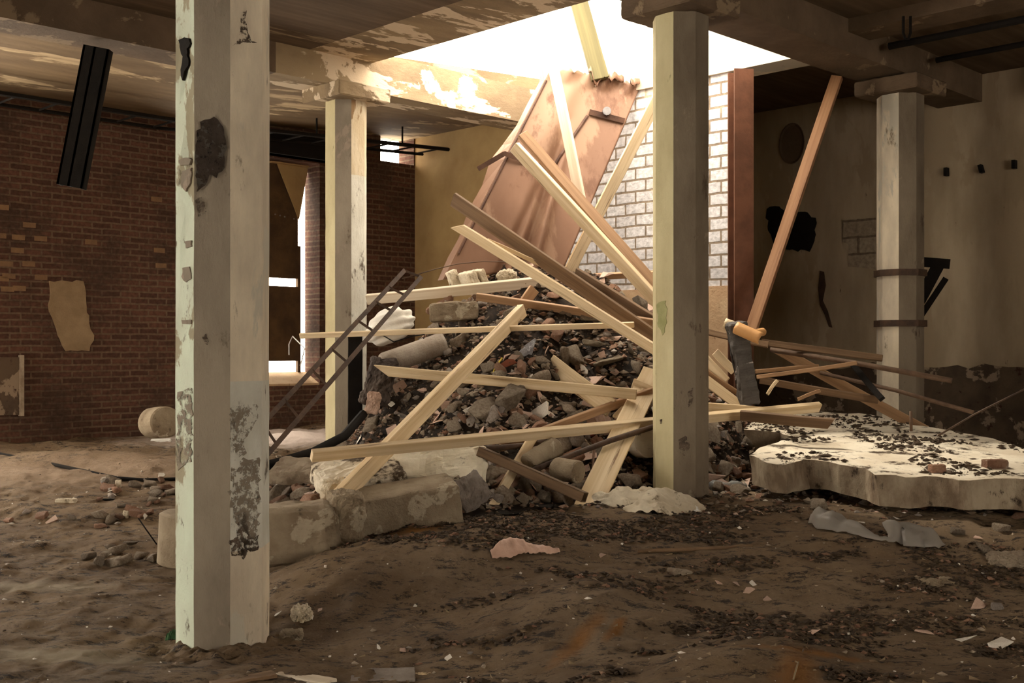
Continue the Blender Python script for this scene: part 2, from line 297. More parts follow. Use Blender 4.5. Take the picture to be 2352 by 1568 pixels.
# ---------------------------------------------------------------- heights of floor and heap
def ss(x, a, b):
    t = np.clip((x-a)/(b-a), 0, 1); return t*t*(3-2*t)
_tab = np.random.RandomState(5).rand(256, 256)
def vn(x, y):
    xi = np.floor(x).astype(int); yi = np.floor(y).astype(int); fx = x-xi; fy = y-yi; fx = fx*fx*(3-2*fx); fy = fy*fy*(3-2*fy)
    g = lambda a, b: _tab[a % 256, b % 256]
    return (g(xi, yi)*(1-fx)+g(xi+1, yi)*fx)*(1-fy)+(g(xi, yi+1)*(1-fx)+g(xi+1, yi+1)*fx)*fy-.5
def fbm(x, y, o=4, lac=2.1):
    r = 0; a = 1
    for i in range(o): r = r+a*vn(x+17*i, y-9*i); x = x*lac; y = y*lac; a *= .5
    return r
def gb(x, y, cx, cy, rx, ry, ang=0):
    c, s = math.cos(ang), math.sin(ang); u = (x-cx)*c+(y-cy)*s; v = -(x-cx)*s+(y-cy)*c
    return np.exp(-(u/rx)**2-(v/ry)**2)
def floor_z(x, y):
    x = np.asarray(x, float); y = np.asarray(y, float)
    wl = ss(x, -2.1, -.9)
    z = (1-wl)*.38*ss(y, 7.2, 12.5)+wl*.36*ss(y, 5.6, 8.3)
    z = z+.15*gb(x, y, -.45, 6.95, 1.0, .42, .35)+.17*gb(x, y, .35, 6.1, .55, .5, .8)+.08*gb(x, y, 1.1, 5.2, .35, .8, -.6)-.05*gb(x, y, -.5, 5.3, .7, .4, .3)+.07*gb(x, y, 1.7, 4.9, 1.2, .5, -.3)
    z = z-.06*gb(x, y, -1.55, 7.35, .6, .35, .2)
    z = z+.045*fbm(x*1.6, y*1.6, 4)+.012*fbm(x*9, y*9, 3)*(1+1.5*(y > 0))
    z = z+.10*fbm(x*1.1+3, y*2.3, 4)*ss(-x, .8, 2.2)*ss(y, 7.5, 10)
    z = z+.05*fbm(x*3+3, y*3, 3)*ss(x, 2.5, 3.5)
    z = z-.07*gb(x, y, -1.5, 5.9, .9, .5)
    return z
def heap_h(x, y):
    x = np.asarray(x, float); y = np.asarray(y, float)
    dx = x-.25; dy = y-11.75
    rx = np.where(dx < 0, 2.15, 2.75); ry = np.where(dy < 0, 3.05, 4.5)
    r = np.sqrt((dx/rx)**2+(dy/ry)**2)
    g = np.clip((1.0-r)/.80, 0, 1); g = g*(1-.12*g*g)*1.13
    h = 1.92*np.clip(g, 0, 1)
    h = np.maximum(h, .30*np.clip(1.3*gb(x, y, 2.9, 11.0, 1.7, 1.3), 0, 1.2))
    h = np.maximum(h, .26*gb(x, y, -1.55, 9.3, .75, .7)*1.2)
    h = np.maximum(h, .22*gb(x, y, -.9, 8.5, 1.0, .45)*1.2)
    h = h*(1-.75*gb(x, y, 1.31, 8.7, .35, .45))
    return h
def heap_z(x, y):
    h = heap_h(x, y); k = np.clip(h*3, 0, 1)
    return floor_z(x, y)+h+k*(.22*fbm(x*1.7+9, y*1.7, 3)+.10*fbm(x*6, y*6, 3))-.02
def gz(x, y): return float(max(floor_z(x, y), heap_z(x, y)))
def in_room(x, y, m=.0):
    s = (x+y)*.7071; t = (y-x)*.7071
    return (s < 12.42+m) & (t < 13.62+m) & (s > -8.9-m) & (t > -6.9-m)
def grid_obj(name, xs, ys, zf, m, keep):
    X, Y = np.meshgrid(xs, ys); Z = zf(X, Y); nx, ny = len(xs), len(ys)
    V = np.stack([X.ravel(), Y.ravel(), Z.ravel()], 1)
    I = np.arange(nx*ny).reshape(ny, nx); q = np.stack([I[:-1,:-1], I[:-1,1:], I[1:,1:], I[1:,:-1]], -1).reshape(-1, 4)
    cx = (X[:-1,:-1]+X[1:,1:]).ravel()/2; cy = (Y[:-1,:-1]+Y[1:,1:]).ravel()/2
    k = keep(cx, cy); q = q[k]
    used = np.zeros(len(V), bool); used[q.ravel()] = True; mp = np.cumsum(used)-1; V = V[used]; q = mp[q]
    me = bpy.data.meshes.new(name); me.from_pydata(V.tolist(), [], q.tolist()); me.materials.append(m)
    me.polygons.foreach_set('use_smooth', [True]*len(me.polygons)); me.update()
    o = bpy.data.objects.new(name, me); C.objects.link(o); return o
xs = np.concatenate([np.arange(-16, -4.6, .15), np.arange(-4.6, 5.0, .04), np.arange(5.0, 16, .25)])
ys = np.concatenate([np.arange(-13.5, 4.2, .2), np.arange(4.2, 13, .04), np.arange(13, 19, .1)])
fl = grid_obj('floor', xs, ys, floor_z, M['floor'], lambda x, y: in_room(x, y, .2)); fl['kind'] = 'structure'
hp = grid_obj('rubble_heap', np.arange(-2.9, 5.2, .035), np.arange(7.6, 16.5, .035), heap_z, M['rubble'],
              lambda x, y: (heap_h(x, y) > .03) & in_room(x, y) & ((x+y)*.7071 < 12.3) & ~(((x+y)*.7071 > 9.36) & ((y-x)*.7071 > 5.9)))
tag(hp, 'dark brown heap of fine demolition rubble and dirt under the loose timbers', 'rubble', kind='stuff')
# ---------------------------------------------------------------- the shell
CEIL = 4.5
mb = None
wall_t('wall_left', 13.6, 13.97, -9, 11.8, -.2, 5.2, M['brick_red'],
       [(-6, -2, 1.0, 4.0), (.6, 4.4, 1.0, 4.0), (7.5, 9.65, .97, 4.18), (10.77, 11.43, 4.36, 4.78)])
wall_s('wall_back', 12.4, 12.7, -7, 8.7, -.2, 4.6, M['wall_back'])
wall_s('wall_corner', 11.45, 11.75, 8.7, 13.6, -.2, 5.2, M['tan'])
wall_t('wall_return', 8.45, 8.7, 9.7, 12.4, -.2, 4.5, M['tan'])
wall_t('wall_right', -7.3, -7, -9, 12.7, -.2, 4.6, M['wall_back'], [(1.5, 6.0, 1.0, 3.9)])  # unseen wall; opening added and placed to light the columns' right faces
wall_s('wall_front', -9.3, -9, -7, 13.6, -.2, 4.6, M['wall_back'], [(6.5, 13.0, .6, 4.2)])  # unseen wall; opening added and sized to light the columns' left faces
wall_s('wall_centre', 9.4, 9.7, 6.37, 8.7, 2.12, 4.22, M['brick_white'])
wall_s('wall_centre_base', 9.38, 9.7, 6.37, 8.7, -.2, 2.12, M['tan_low'])
wall_s('wall_upper', 9.42, 9.7, 5.0, 8.7, 4.62, 7.4, M['brick_overlit'])
# ceiling slab with the collapsed bay
def slab_st(name, rects, z0, z1, m):
    mb = MB()
    for a, b, c, d in rects: mb.box(a, b, c, d, z0, z1)
    o = mb.build(name, m, matrix=MS.copy()); o['kind'] = 'structure'; return o
HOLE = (7.38, 9.4, 5.6, 9.5)
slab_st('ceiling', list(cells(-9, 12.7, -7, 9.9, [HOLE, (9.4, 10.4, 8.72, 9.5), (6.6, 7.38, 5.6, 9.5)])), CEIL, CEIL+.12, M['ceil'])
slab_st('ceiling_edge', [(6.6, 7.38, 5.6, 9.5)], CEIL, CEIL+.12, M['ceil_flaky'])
mb = MB()   # last bay by the brick wall: rises a little towards the corner
mb.box8([(-9,9.9,4.5),(7,9.9,4.5),(7,13.97,4.5),(-9,13.97,4.5),(-9,9.9,4.7),(7,9.9,4.7),(7,13.97,4.7),(-9,13.97,4.7)])
mb.box8([(7,9.9,4.5),(11.75,9.9,4.8),(11.75,13.97,4.8),(7,13.97,4.5),(7,9.9,4.7),(11.75,9.9,5.0),(11.75,13.97,5.0),(7,13.97,4.7)])
o = mb.build('ceiling_bay', M['ceil_bay'], matrix=MS.copy()); o['kind'] = 'structure'
def st_beam(name, s0, s1, t0, t1, z0, z1, m, label, cat='beam', rough_=None):
    mb = MB(); n = max(1, int((s1-s0)/.35)); k = max(1, int((t1-t0)/.35)) if rough_ else 1
    mb.box(s0, s1, t0, t1, z0, z1)
    o = mb.build(name, m, matrix=MS.copy()); tag(o, label, cat); return o
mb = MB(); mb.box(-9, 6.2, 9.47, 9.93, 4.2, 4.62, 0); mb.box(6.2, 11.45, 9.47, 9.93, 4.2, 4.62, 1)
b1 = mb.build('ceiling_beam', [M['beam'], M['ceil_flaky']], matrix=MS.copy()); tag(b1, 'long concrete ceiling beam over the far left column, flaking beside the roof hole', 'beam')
b2 = st_beam('ceiling_beam', -9, 12.4, 5.12, 5.62, 4.2, 4.62, M['beam'], 'long dark concrete ceiling beam resting on the centre and right columns')
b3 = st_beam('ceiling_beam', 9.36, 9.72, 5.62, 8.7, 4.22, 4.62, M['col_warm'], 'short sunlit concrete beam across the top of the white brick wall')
b4 = st_beam('ceiling_joist', 9.45, 9.85, -7, 5.12, 4.38, 4.5, M['beam'], 'shallow concrete joist running off right from the dark ceiling beam')
b5 = st_beam('shadow_beam', 12.0, 12.4, -7, 4.2, 4.1, 4.5, M['rust_dark'], 'dark beam added for the shadow along the top of the right-hand wall')  # added beam, its dark colour stands for the shadow at the beam's end
# ---------------------------------------------------------------- columns
def octa(R_, z0, z1, rot=rad(45), rings=1, taper=1):
    mb = MB(); zs = [z0+(z1-z0)*i/rings for i in range(rings+1)]; vs = []
    for z in zs:
        for k in range(8):
            a = rot+rad(22.5+45*k); vs.append((R_*math.cos(a), R_*math.sin(a), z))
    return mb, vs, zs
def column(name, loc, D, z0, z1, mats_face, label, cap=True, chips=(), capmat=None, base_split=None):
    root = empty(name, (loc[0], loc[1], z0), label, 'column')
    R_ = D/2; mb = MB(); zz = [0]; n = 30
    zz = [i*(z1-z0)/n for i in range(n+1)]; ring = 32
    vs = []
    for z in zz:
        for k in range(ring):
            # points along the octagon edges
            e = k//4; f = (k % 4)/4
            a0 = rad(22.5+45*e); a1 = rad(22.5+45*(e+1))
            p = Vector((math.cos(a0), math.sin(a0)))*(1-f)+Vector((math.cos(a1), math.sin(a1)))*f
            r = R_*(1-(.012*abs(mn.noise(Vector((loc[0]*3+k, z*4, 0))))/.5 if k % 4 == 0 else 0))
            q = p*r
            for (ang, cz, rz, dep) in chips:
                da = (math.degrees(math.atan2(p.y, p.x))-ang+180) % 360-180
                g = math.exp(-(da/16)**2-((z-cz)/rz)**2)
                q = q*(1-dep*g*(.75+1.2*mn.noise(Vector((k*.9, z*14, cz)))))
            vs.append((q.x, q.y, z))
    fs = []; ms = []
    for i in range(n):
        for k in range(ring):
            fs.append((i*ring+k, i*ring+(k+1) % ring, (i+1)*ring+(k+1) % ring, (i+1)*ring+k))
            e = k//4; mi = mats_face[e] if e < len(mats_face) else 0
            if base_split and e in base_split and zz[i]+z0 < base_split[e][0] and zz[i]+z0 > base_split[e][1]: mi = base_split[e][2]
            ms.append(mi)
    mb.v = vs; mb.f = fs; mb.m = ms
    sh = mb.build('shaft', COLM, root, matrix=Matrix.Translation((loc[0], loc[1], z0)))
    if cap:
        mb = MB(); a = .33
        mb.box(-a, a, -a, a, 0, .15)
        cp = mb.build('capital', capmat or M['beam'], root, matrix=Matrix.Translation((loc[0], loc[1], z1)) @ MS); bevel(cp, .012); roughen(cp, 3, .007, .1)
    return root
M['col_shaded'] = mat('column_shaded_concrete', (.22, .175, .125), (.145, .11, .076), 2.2, stretch=(1, 1, .45), dark=(.08, .055, .035), dark_t=.62, dark_s=5, patch=(.27, .22, .16), patch_t=.6, patch_s=2.5, bump=.55, bscale=30)  # darker copy of the column concrete, shade put into the colour
COLM = [M['col_grey'], M['col_warm'], M['col_green'], M['col_yellow'], M['col_peel'], M['col_flake'], M['col_shaded']]
# octagon edges e: edge 5 (normal at 270 deg) faces the camera, 4 (225) faces left-front, 3 (180) left, 6 (315) right-front
cN = column('concrete_column', (-1.513, 5.93), .484, -.1, 4.2, [0,0,0,2,2,0,1,1], 'nearest octagonal concrete column, pale green paint on its left face',
            chips=((268, 2.6, .24, .10), (232, 2.55, .2, .07), (225, 3.1, .16, .09), (228, 2.2, .16, .05), (222, 1.7, .1, .03)), cap=False, base_split={6: (1.3, .4, 5), 7: (1.3, .4, 5)})
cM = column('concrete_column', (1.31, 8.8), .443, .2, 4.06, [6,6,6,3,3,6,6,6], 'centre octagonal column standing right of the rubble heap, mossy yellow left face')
cL = column('concrete_column', (-1.735, 11.84), .441, .2, 4.06, [0,0,0,3,3,0,4,4], 'peeling column behind the left edge of the rubble heap, under the hole corner', base_split={6: (3.2, 0, 5), 7: (3.2, 0, 5)}, capmat=M['ceil_flaky'])
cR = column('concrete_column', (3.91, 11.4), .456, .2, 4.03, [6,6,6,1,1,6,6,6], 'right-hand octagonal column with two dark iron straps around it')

def face_patch(root, cx, cy, D, e, pix, m, name, th=.004, inset=0):
    n_ = Vector((math.cos(rad(45+45*e)), math.sin(rad(45+45*e)), 0)); p0 = Vector((cx, cy, 0))+n_*(D/2*math.cos(rad(22.5)))
    pts = []
    for px, py in pix:
        dr = Vector(((px-1176)/F, 1, (HOR-py)/F)); k = n_.dot(p0-Vector((0,0,0)))/n_.dot(Vector((dr.x, dr.y, 0))); pts.append(Vector((dr.x*k, dr.y*k, EYE+dr.z*k)))
    n = len(pts); mb = MB(); mb.add([p+n_*th for p in pts]+[p-n_*.01 for p in pts], [tuple(range(n)), tuple(range(2*n-1, n-1, -1))]+[(i, n+i, n+(i+1) % n, (i+1) % n) for i in range(n)])
    return mb.build(name, M[m], root.children[0])
def wobble(pts, step=14, amp=3, seed=1):
    rr = random.Random(seed); out = []
    for (a, b), (c, d) in zip(pts, pts[1:]+pts[:1]):
        n = max(1, int(math.hypot(c-a, d-b)/step))
        for k in range(n): out.append((a+(c-a)*k/n+(rr.uniform(-amp, amp) if k else 0), b+(d-b)*k/n+(rr.uniform(-amp, amp) if k else 0)))
    return out
M['spall'] = mat('exposed_aggregate', (.30, .21, .15), (.2, .13, .09), 14, patch=(.42, .34, .26), patch_t=.55, patch_s=16, dark=(.06, .04, .03), dark_t=.58, dark_s=20, bump=1.5, bd=.04)
M['stain'] = mat('dark_stain', (.07, .05, .035), (.15, .11, .08), 12, bump=.5, speck=(26, .49))
M['flake'] = mat('grey_bare_flakes', (.3, .25, .19), (.22, .18, .135), 8, bump=.5, speck=(16, .5))
NP = (cN, -1.513, 5.93, .484)
face_patch(*NP, 5, wobble([(452,300),(470,275),(492,268),(512,290),(519,330),(515,385),(497,408),(480,400),(470,425),(452,440),(449,370)], 9, 4, 2), 'spall', 'spalled_patch')
face_patch(*NP, 5, wobble([(449,460),(462,452),(476,480),(472,492),(455,497)], 7, 2, 3), 'stain', 'spalled_patch')
face_patch(*NP, 5, wobble([(466,770),(474,766),(480,785),(476,792),(469,786)], 5, 1.5, 3), 'stain', 'stain_mark')
face_patch(*NP, 4, wobble([(411,92),(424,86),(434,88),(438,100),(430,112),(434,150),(424,165),(420,185),(416,160),(421,130),(414,108)], 7, 1.5, 5), 'black', 'cavity_shade')  # black patch paints the shade inside a hollow
for k_, pl in enumerate(([(412,368),(432,362),(440,366),(436,378),(416,380)], [(420,392),(440,385),(438,420),(428,440),(417,425)], [(424,555),(440,552),(441,566),(428,570)], [(420,615),(436,612),(440,640),(428,648),(418,635)], [(418,735),(440,734),(439,744),(420,744)])):
    face_patch(*NP, 4, wobble(pl, 6, 2, 7+k_), 'col_grey', 'flaked_patch')
face_patch(*NP, 6, wobble([(556,28),(566,24),(563,50),(568,70),(576,95),(590,98),(562,97),(532,106),(550,90),(552,60)], 6, 1.5, 9), 'stain', 'crack_mark')
face_patch(*NP, 6, wobble([(546,1180),(566,1176),(572,1230),(575,1262),(558,1285),(545,1240)], 6, 2, 9), 'stain', 'stain_mark')
face_patch(*NP, 6, wobble([(528,1240),(545,1232),(570,1238),(594,1228),(592,1262),(560,1272),(532,1276)], 6, 3, 19), 'stain', 'stain_mark')
face_patch(*NP, 6, wobble([(531,935),(590,928),(592,960),(560,1010),(566,1040),(540,1050),(530,1010)], 6, 4, 29), 'flake', 'flaked_patch')
face_patch(*NP, 6, wobble([(531,1060),(595,1050),(596,1180),(585,1240),(540,1200),(529,1150)], 10, 6, 31), 'flake', 'flaked_patch')
face_patch(*NP, 4, wobble([(409,900),(441,890),(441,1060),(410,1080)], 10, 4, 33), 'flake', 'flaked_patch')
MP = (cM, 1.31, 8.8, .443)
face_patch(*MP, 4, wobble([(1508,700),(1530,690),(1532,740),(1522,770),(1512,750)], 8, 3, 4), 'moss', 'moss_stain')
for k_, pl in enumerate(([(1558,1010),(1575,1000),(1585,1022),(1572,1048),(1560,1036)], [(1580,900),(1592,890),(1590,925),(1582,938)], [(1516,963),(1521,962),(1521,972),(1517,973)])):
    face_patch(*MP, 5 if pl[0][0] > 1548 else 4, wobble(pl, 6, 2, 3+k_), 'stain', 'stain_mark')
def R3(n): return [Vector((R(-1,1),R(-1,1),R(-1,1))) for _ in range(n)]
# ---------------------------------------------------------------- window at the left, boards, lintel, tray
fr = wall_t('window_1', 13.93, 13.99, 7.5, 9.55, .97, 4.18, M['board_dark'],
       [(7.6, 8.2, 1.15, 4.1), (8.2, 8.75, 1.15, 1.32), (8.2, 8.75, 2.40, 2.52), (8.78, 9.50, 1.15, 1.32), (8.78, 9.50, 2.40, 2.52), (9.50, 9.55, 3.0, 3.75), (9.10, 9.125, 3.42, 3.44), (9.18, 9.205, 3.41, 3.43), (9.26, 9.285, 3.40, 3.42), (9.42, 9.445, 3.38, 3.40)])
mb = MB(); mb.box8([(7.9,13.62,.97),(9.65,13.62,.97),(9.65,13.95,.97),(7.9,13.95,.97),(7.9,13.62,1.0),(9.65,13.62,1.0),(9.65,13.95,1.16),(7.9,13.95,1.16)])
o = mb.build('trim_1', M['tan_low'], matrix=MS.copy()); o['kind'] = 'structure'
mb = MB(); mb.box8([(9.0,13.86,4.16),(9.66,13.86,4.16),(9.66,13.93,4.16),(9.0,13.93,4.16),(9.0,13.86,4.18),(9.66,13.86,4.18),(9.66,13.93,4.18),(9.0,13.93,4.18)])
mb.add([(9.12,13.90,4.17),(9.66,13.90,4.17),(9.50,13.90,3.38),(9.12,13.915,4.17),(9.66,13.915,4.17),(9.50,13.915,3.38)], [(0,2,1),(3,4,5),(0,1,4,3),(1,2,5,4),(2,0,3,5)])
o = mb.build('window_curtain', M['tan'], matrix=MS.copy()); tag(o, 'torn ochre cloth hanging in the top corner of the boarded window', 'curtain')
mb = MB(); mb.box(7.6, 9.9, 13.42, 13.6, 4.2, 4.50); mb.box(7.6, 9.9, 13.38, 13.6, 4.2, 4.23); mb.box(7.6, 9.9, 13.38, 13.6, 4.47, 4.50)
tag(mb.build('lintel', M['black'], matrix=MS.copy()), 'black steel lintel over the boarded window', 'lintel')
# cable tray along the brick wall
root = empty('cable_tray', ST(5, 12.8, 4.2), 'black iron cable tray hung from the ceiling along the brick wall', 'cable tray')
def stbar(name, pts, r, n=6, parent=root, m='black'): return MB().tube([ST(*p) for p in pts], r, n).build(name, M[m], parent)
stbar('rail', [(-4, 12.75, 4.3), (7, 12.75, 4.3), (11.4, 12.75, 4.5)], .028)
stbar('rail', [(-4, 13.35, 4.3), (7, 13.35, 4.3), (11.4, 13.35, 4.5)], .022)
for i in range(19):
    s_ = 2.6+i*.48; z = 4.3+max(0, s_-7)*.045; stbar('rung', [(s_, 12.75, z), (s_, 13.35, z)], .013, 5)
for s_ in (5.8, 7.9, 9.0, 10.5, 3.6):
    z = 4.3+max(0, s_-7)*.045; stbar('hanger', [(s_, 12.75, z), (s_, 12.75, 4.52+max(0, s_-7)*.067)], .014, 5)
# black steel channel hanging from the beam, left
mb = MB(); p0, p1 = P(222, 108, 9.9), P(160, 428, 9.9)
a = (p1-p0).normalized(); u = Vector((a.z*-1, 0, a.x)).normalized(); v = a.cross(u)
ch = []
for (x0, x1, y0, y1) in ((-.115, .115, -.01, .01), (-.115, -.095, -.09, .01), (.095, .115, -.09, .01), (-.02, .0, -.05, .01)):
    c = [p0+a*k+u*x+v*y for k in (0, (p1-p0).length) for x, y in ((x0, y0), (x1, y0), (x1, y1), (x0, y1))]; mb.box8(c)
tag(mb.build('steel_channel', M['black']), 'black steel channel hanging down from the ceiling beam, upper left', 'steel channel')
# plaster patch on the brick wall and dark doorway panel far left
def flat_on_left(name, pix, m, th=.02, t=13.6):
    pts = []
    for px, py in pix:
        r = (px-1176)/F; d = t*1.41421356/(1-r); pts.append(Vector(((d+r*d)*.7071, 0, EYE+(HOR-py)/F*d)))
    n = len(pts); mb = MB(); mb.add([(p.x, t-th, p.z) for p in pts]+[(p.x, t+.01, p.z) for p in pts], [tuple(range(n)), tuple(range(2*n-1, n-1, -1))]+[(i, n+i, n+(i+1) % n, (i+1) % n) for i in range(n)])
    return mb.build(name, m, matrix=MS.copy())
M['patch'] = mat('tan_render_patch', (.33, .23, .135), (.25, .17, .095), 5, bump=.4)
def wobble(pts, step=14, amp=3, seed=1):
    rr = random.Random(seed); out = []
    for (a, b), (c, d) in zip(pts, pts[1:]+pts[:1]):
        n = max(1, int(math.hypot(c-a, d-b)/step))
        for k in range(n): out.append((a+(c-a)*k/n+(rr.uniform(-amp, amp) if k else 0), b+(d-b)*k/n+(rr.uniform(-amp, amp) if k else 0)))
    return out
o = flat_on_left('render_patch', wobble([(112,645),(190,646),(196,690),(203,740),(215,770),(204,806),(150,806),(132,770),(112,715)], 12, 3), M['patch']); tag(o, 'tan patch of render on the dark brick wall', 'plaster patch')
mb = MB()
for px, py in ((70,517),(96,548),(45,545),(43,575),(18,606),(69,606),(23,634),(97,637),(2,541),(47,662),(20,664),(212,556),(8,476),(368,575),(362,458),(372,610),(8,640)):
    r = (px-1176)/F; d = 13.6*1.41421356/(1-r); s_ = (d+r*d)*.7071; z = EYE+(HOR-py)/F*d; mb.box(s_-.09, s_+.06, 13.592, 13.61, z-.03, z+.03)
M['tan_brick'] = mat('tan_brick', (.24, .14, .07), (.17, .10, .055), 5, bump=.4)
o = mb.build('trim_2', M['tan_brick'], matrix=MS.copy()); o['kind'] = 'structure'
o = flat_on_left('wall_panel', [(-60,820),(42,820),(42,952),(-60,955)], M['wall_stain'], .03); tag(o, 'dark mottled panel low on the brick wall, at the left edge', 'panel')
o = flat_on_left('conduit', [(42,815),(51,815),(51,955),(42,955)], M['concrete'], .06); tag(o, 'pale upright conduit beside the dark panel on the brick wall', 'pipe')
# ---------------------------------------------------------------- back wall details
def on_back(px, py, s=12.4, off=0):
    r = (px-1176)/F; d = (s-off)*1.41421356/(1+r); return Vector((r*d, d, EYE+(HOR-py)/F*d))
def patch_back(name, pix, m, th=.015, s=12.4):
    f = [on_back(px, py, s) for px, py in pix]; nrm = ST(1, 0)*th; n = len(f); mb = MB()
    mb.add([p-nrm for p in f]+[p+nrm*.5 for p in f], [tuple(range(n)), tuple(range(2*n-1, n-1, -1))]+[(i, n+i, n+(i+1) % n, (i+1) % n) for i in range(n)])
    return mb.build(name, m)
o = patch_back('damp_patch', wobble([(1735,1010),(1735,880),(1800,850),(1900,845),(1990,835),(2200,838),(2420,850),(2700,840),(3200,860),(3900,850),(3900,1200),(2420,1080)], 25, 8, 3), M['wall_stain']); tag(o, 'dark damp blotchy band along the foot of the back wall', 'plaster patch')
o = patch_back('hole_shade', wobble([(1762,480),(1790,474),(1815,492),(1850,486),(1874,500),(1872,545),(1860,578),(1800,572),(1778,560),(1764,520)], 9, 4, 4), M['black'], .012); tag(o, 'flat black patch for the dark of a ragged hole behind the leaning orange post', 'hole')  # flat black patch paints the dark inside a hole
o = patch_back('wall_crack', [(1884,622),(1893,624),(1897,655),(1890,690),(1902,715),(1912,752),(1905,750),(1895,722),(1884,700),(1880,660)], M['rust_dark'], .012); tag(o, 'dark ragged crack running down the wall right of the leaning post', 'crack')
o = patch_back('brick_infill', [(1938,505),(2012,500),(2012,618),(1950,612),(1950,560),(1936,556)], M['brick_patch'], .014); tag(o, 'exposed pale blockwork patch left of the strapped column', 'brickwork')
mb = MB(); n = 24; c = on_back(1820, 330); rw, rh = .17, .245; ux = ST(0, -1); N_ = ST(1, 0); vs = []
for k in range(n):
    a = 2*math.pi*k/n
    vs += [c+ux*math.cos(a)*(rw+.012)+Vector((0,0,math.sin(a)*(rh+.012)))-N_*.02, c+ux*math.cos(a)*rw+Vector((0,0,math.sin(a)*rh))-N_*.02, c+ux*math.cos(a)*rw*.9+Vector((0,0,math.sin(a)*rh*.9))-N_*.004]
mb.add(vs, [f for k in range(n) for f in ((k*3, ((k+1) % n)*3, ((k+1) % n)*3+1, k*3+1), (k*3+1, ((k+1) % n)*3+1, ((k+1) % n)*3+2, k*3+2))]+[tuple(k*3+2 for k in range(n))])
tag(mb.build('round_vent', M['beam']), 'blocked round opening high on the back wall', 'vent')
for i, (px, py, tilt, lb) in enumerate(((2175,395,0,'left'), (2255,388,.25,'middle'), (2331,378,0,'right'))):
    f = on_back(px, py, off=.02); mb = MB(); mb.box(-.018, .018, -.03, .05, -.045, .045)
    o = mb.build('slot_block', M['black'], matrix=Matrix.Translation(f) @ MT @ Matrix.Rotation(tilt, 4, 'Y')); tag(o, lb+' of the three small black blocks for the dark slots in the right wall', 'slot')  # solid blocks coloured black for the dark inside wall slots
# wall bracket strapped to the right column
root = empty('strap_bracket', (3.91, 11.4, 1.6), 'dark iron bracket with two straps clamped round the right-hand column', 'bracket')
for zc, rr in ((1.5+(800-628)/F*11.4, .245), (1.5+(800-743)/F*11.4, .245)):
    mb = MB(); n = 8; vs = []
    for k in range(n):
        a = rad(22.5+45*k); 
        for r_, z in ((rr-.01, -.032), (rr+.012, -.032), (rr+.012, .032), (rr-.01, .032)): vs.append((3.91+r_*math.cos(a), 11.4+r_*math.sin(a), zc+z))
    mb.add(vs, [(k*4+j, ((k+1) % n)*4+j, ((k+1) % n)*4+(j+1) % 4, k*4+(j+1) % 4) for k in range(n) for j in range(4)])
    mb.build('strap', M['rust_dark'], root)
def bar(p0, p1, w_, t_, mb=None, up=None):
    mb = mb or MB(); a = (p1-p0).normalized(); vw = (up or (Vector((0,0,EYE))-p0)).normalized(); n_ = (vw-a*vw.dot(a)).normalized(); u = a.cross(n_)
    mb.box8([q+u*x+n_*y for q in (p0, p1) for x, y in ((-w_/2, -t_/2), (w_/2, -t_/2), (w_/2, t_/2), (-w_/2, t_/2))]); return mb
bar(P(2100,600,11.55), P(2180,606,11.5), .10, .08).build('arm', M['black'], root)
bar(P(2160,600,11.5), P(2112,690,11.5), .12, .06).build('brace', M['black'], root)
bar(P(2172,640,11.52), P(2112,730,11.5), .06, .05).build('brace', M['black'], root)
# rusted steel stanchion at the end of the white brick wall
mb = MB(); X0, Y0 = -.0, 0
for (x0, x1, y0, y1) in ((-.095, .095, -.1, -.08), (-.095, .095, .08, .1), (-.012, .012, -.08, .08)): mb.box(x0, x1, y0, y1, 0, 3.92)
pc = P(1701, 800, 10.9)
o = mb.build('steel_stanchion', M['rust'], matrix=Matrix.Translation((pc.x, pc.y, .25)) @ Matrix.Rotation(rad(8), 4, 'Z')); tag(o, 'brown rusted steel stanchion at the end of the white brick wall', 'steel column')
# ceiling pipes upper right
tag(MB().tube([ST(11.0, 5.0, 4.38), ST(11.0, -4, 4.38)], .03, 8).build('ceiling_pipe', M['black']), 'black pipe under the ceiling nearer the right wall', 'pipe')
tag(MB().tube([ST(10.0, 5.0, 4.33), ST(10.0, -4, 4.33)], .035, 8).build('ceiling_pipe', M['black']), 'black pipe under the ceiling just behind the shallow joist', 'pipe')
p = P(2083, 70, 9.6)
mb = MB().tube([p+Vector((-.03,0,.12)), p+Vector((-.03,0,-.02)), p+Vector((-.015,0,-.07)), p+Vector((.015,0,-.07)), p+Vector((.03,0,-.02)), p+Vector((.03,0,.12))], .012, 6)
tag(mb.build('iron_hook', M['black']), 'black iron hook hanging from the ceiling at upper right', 'hook')

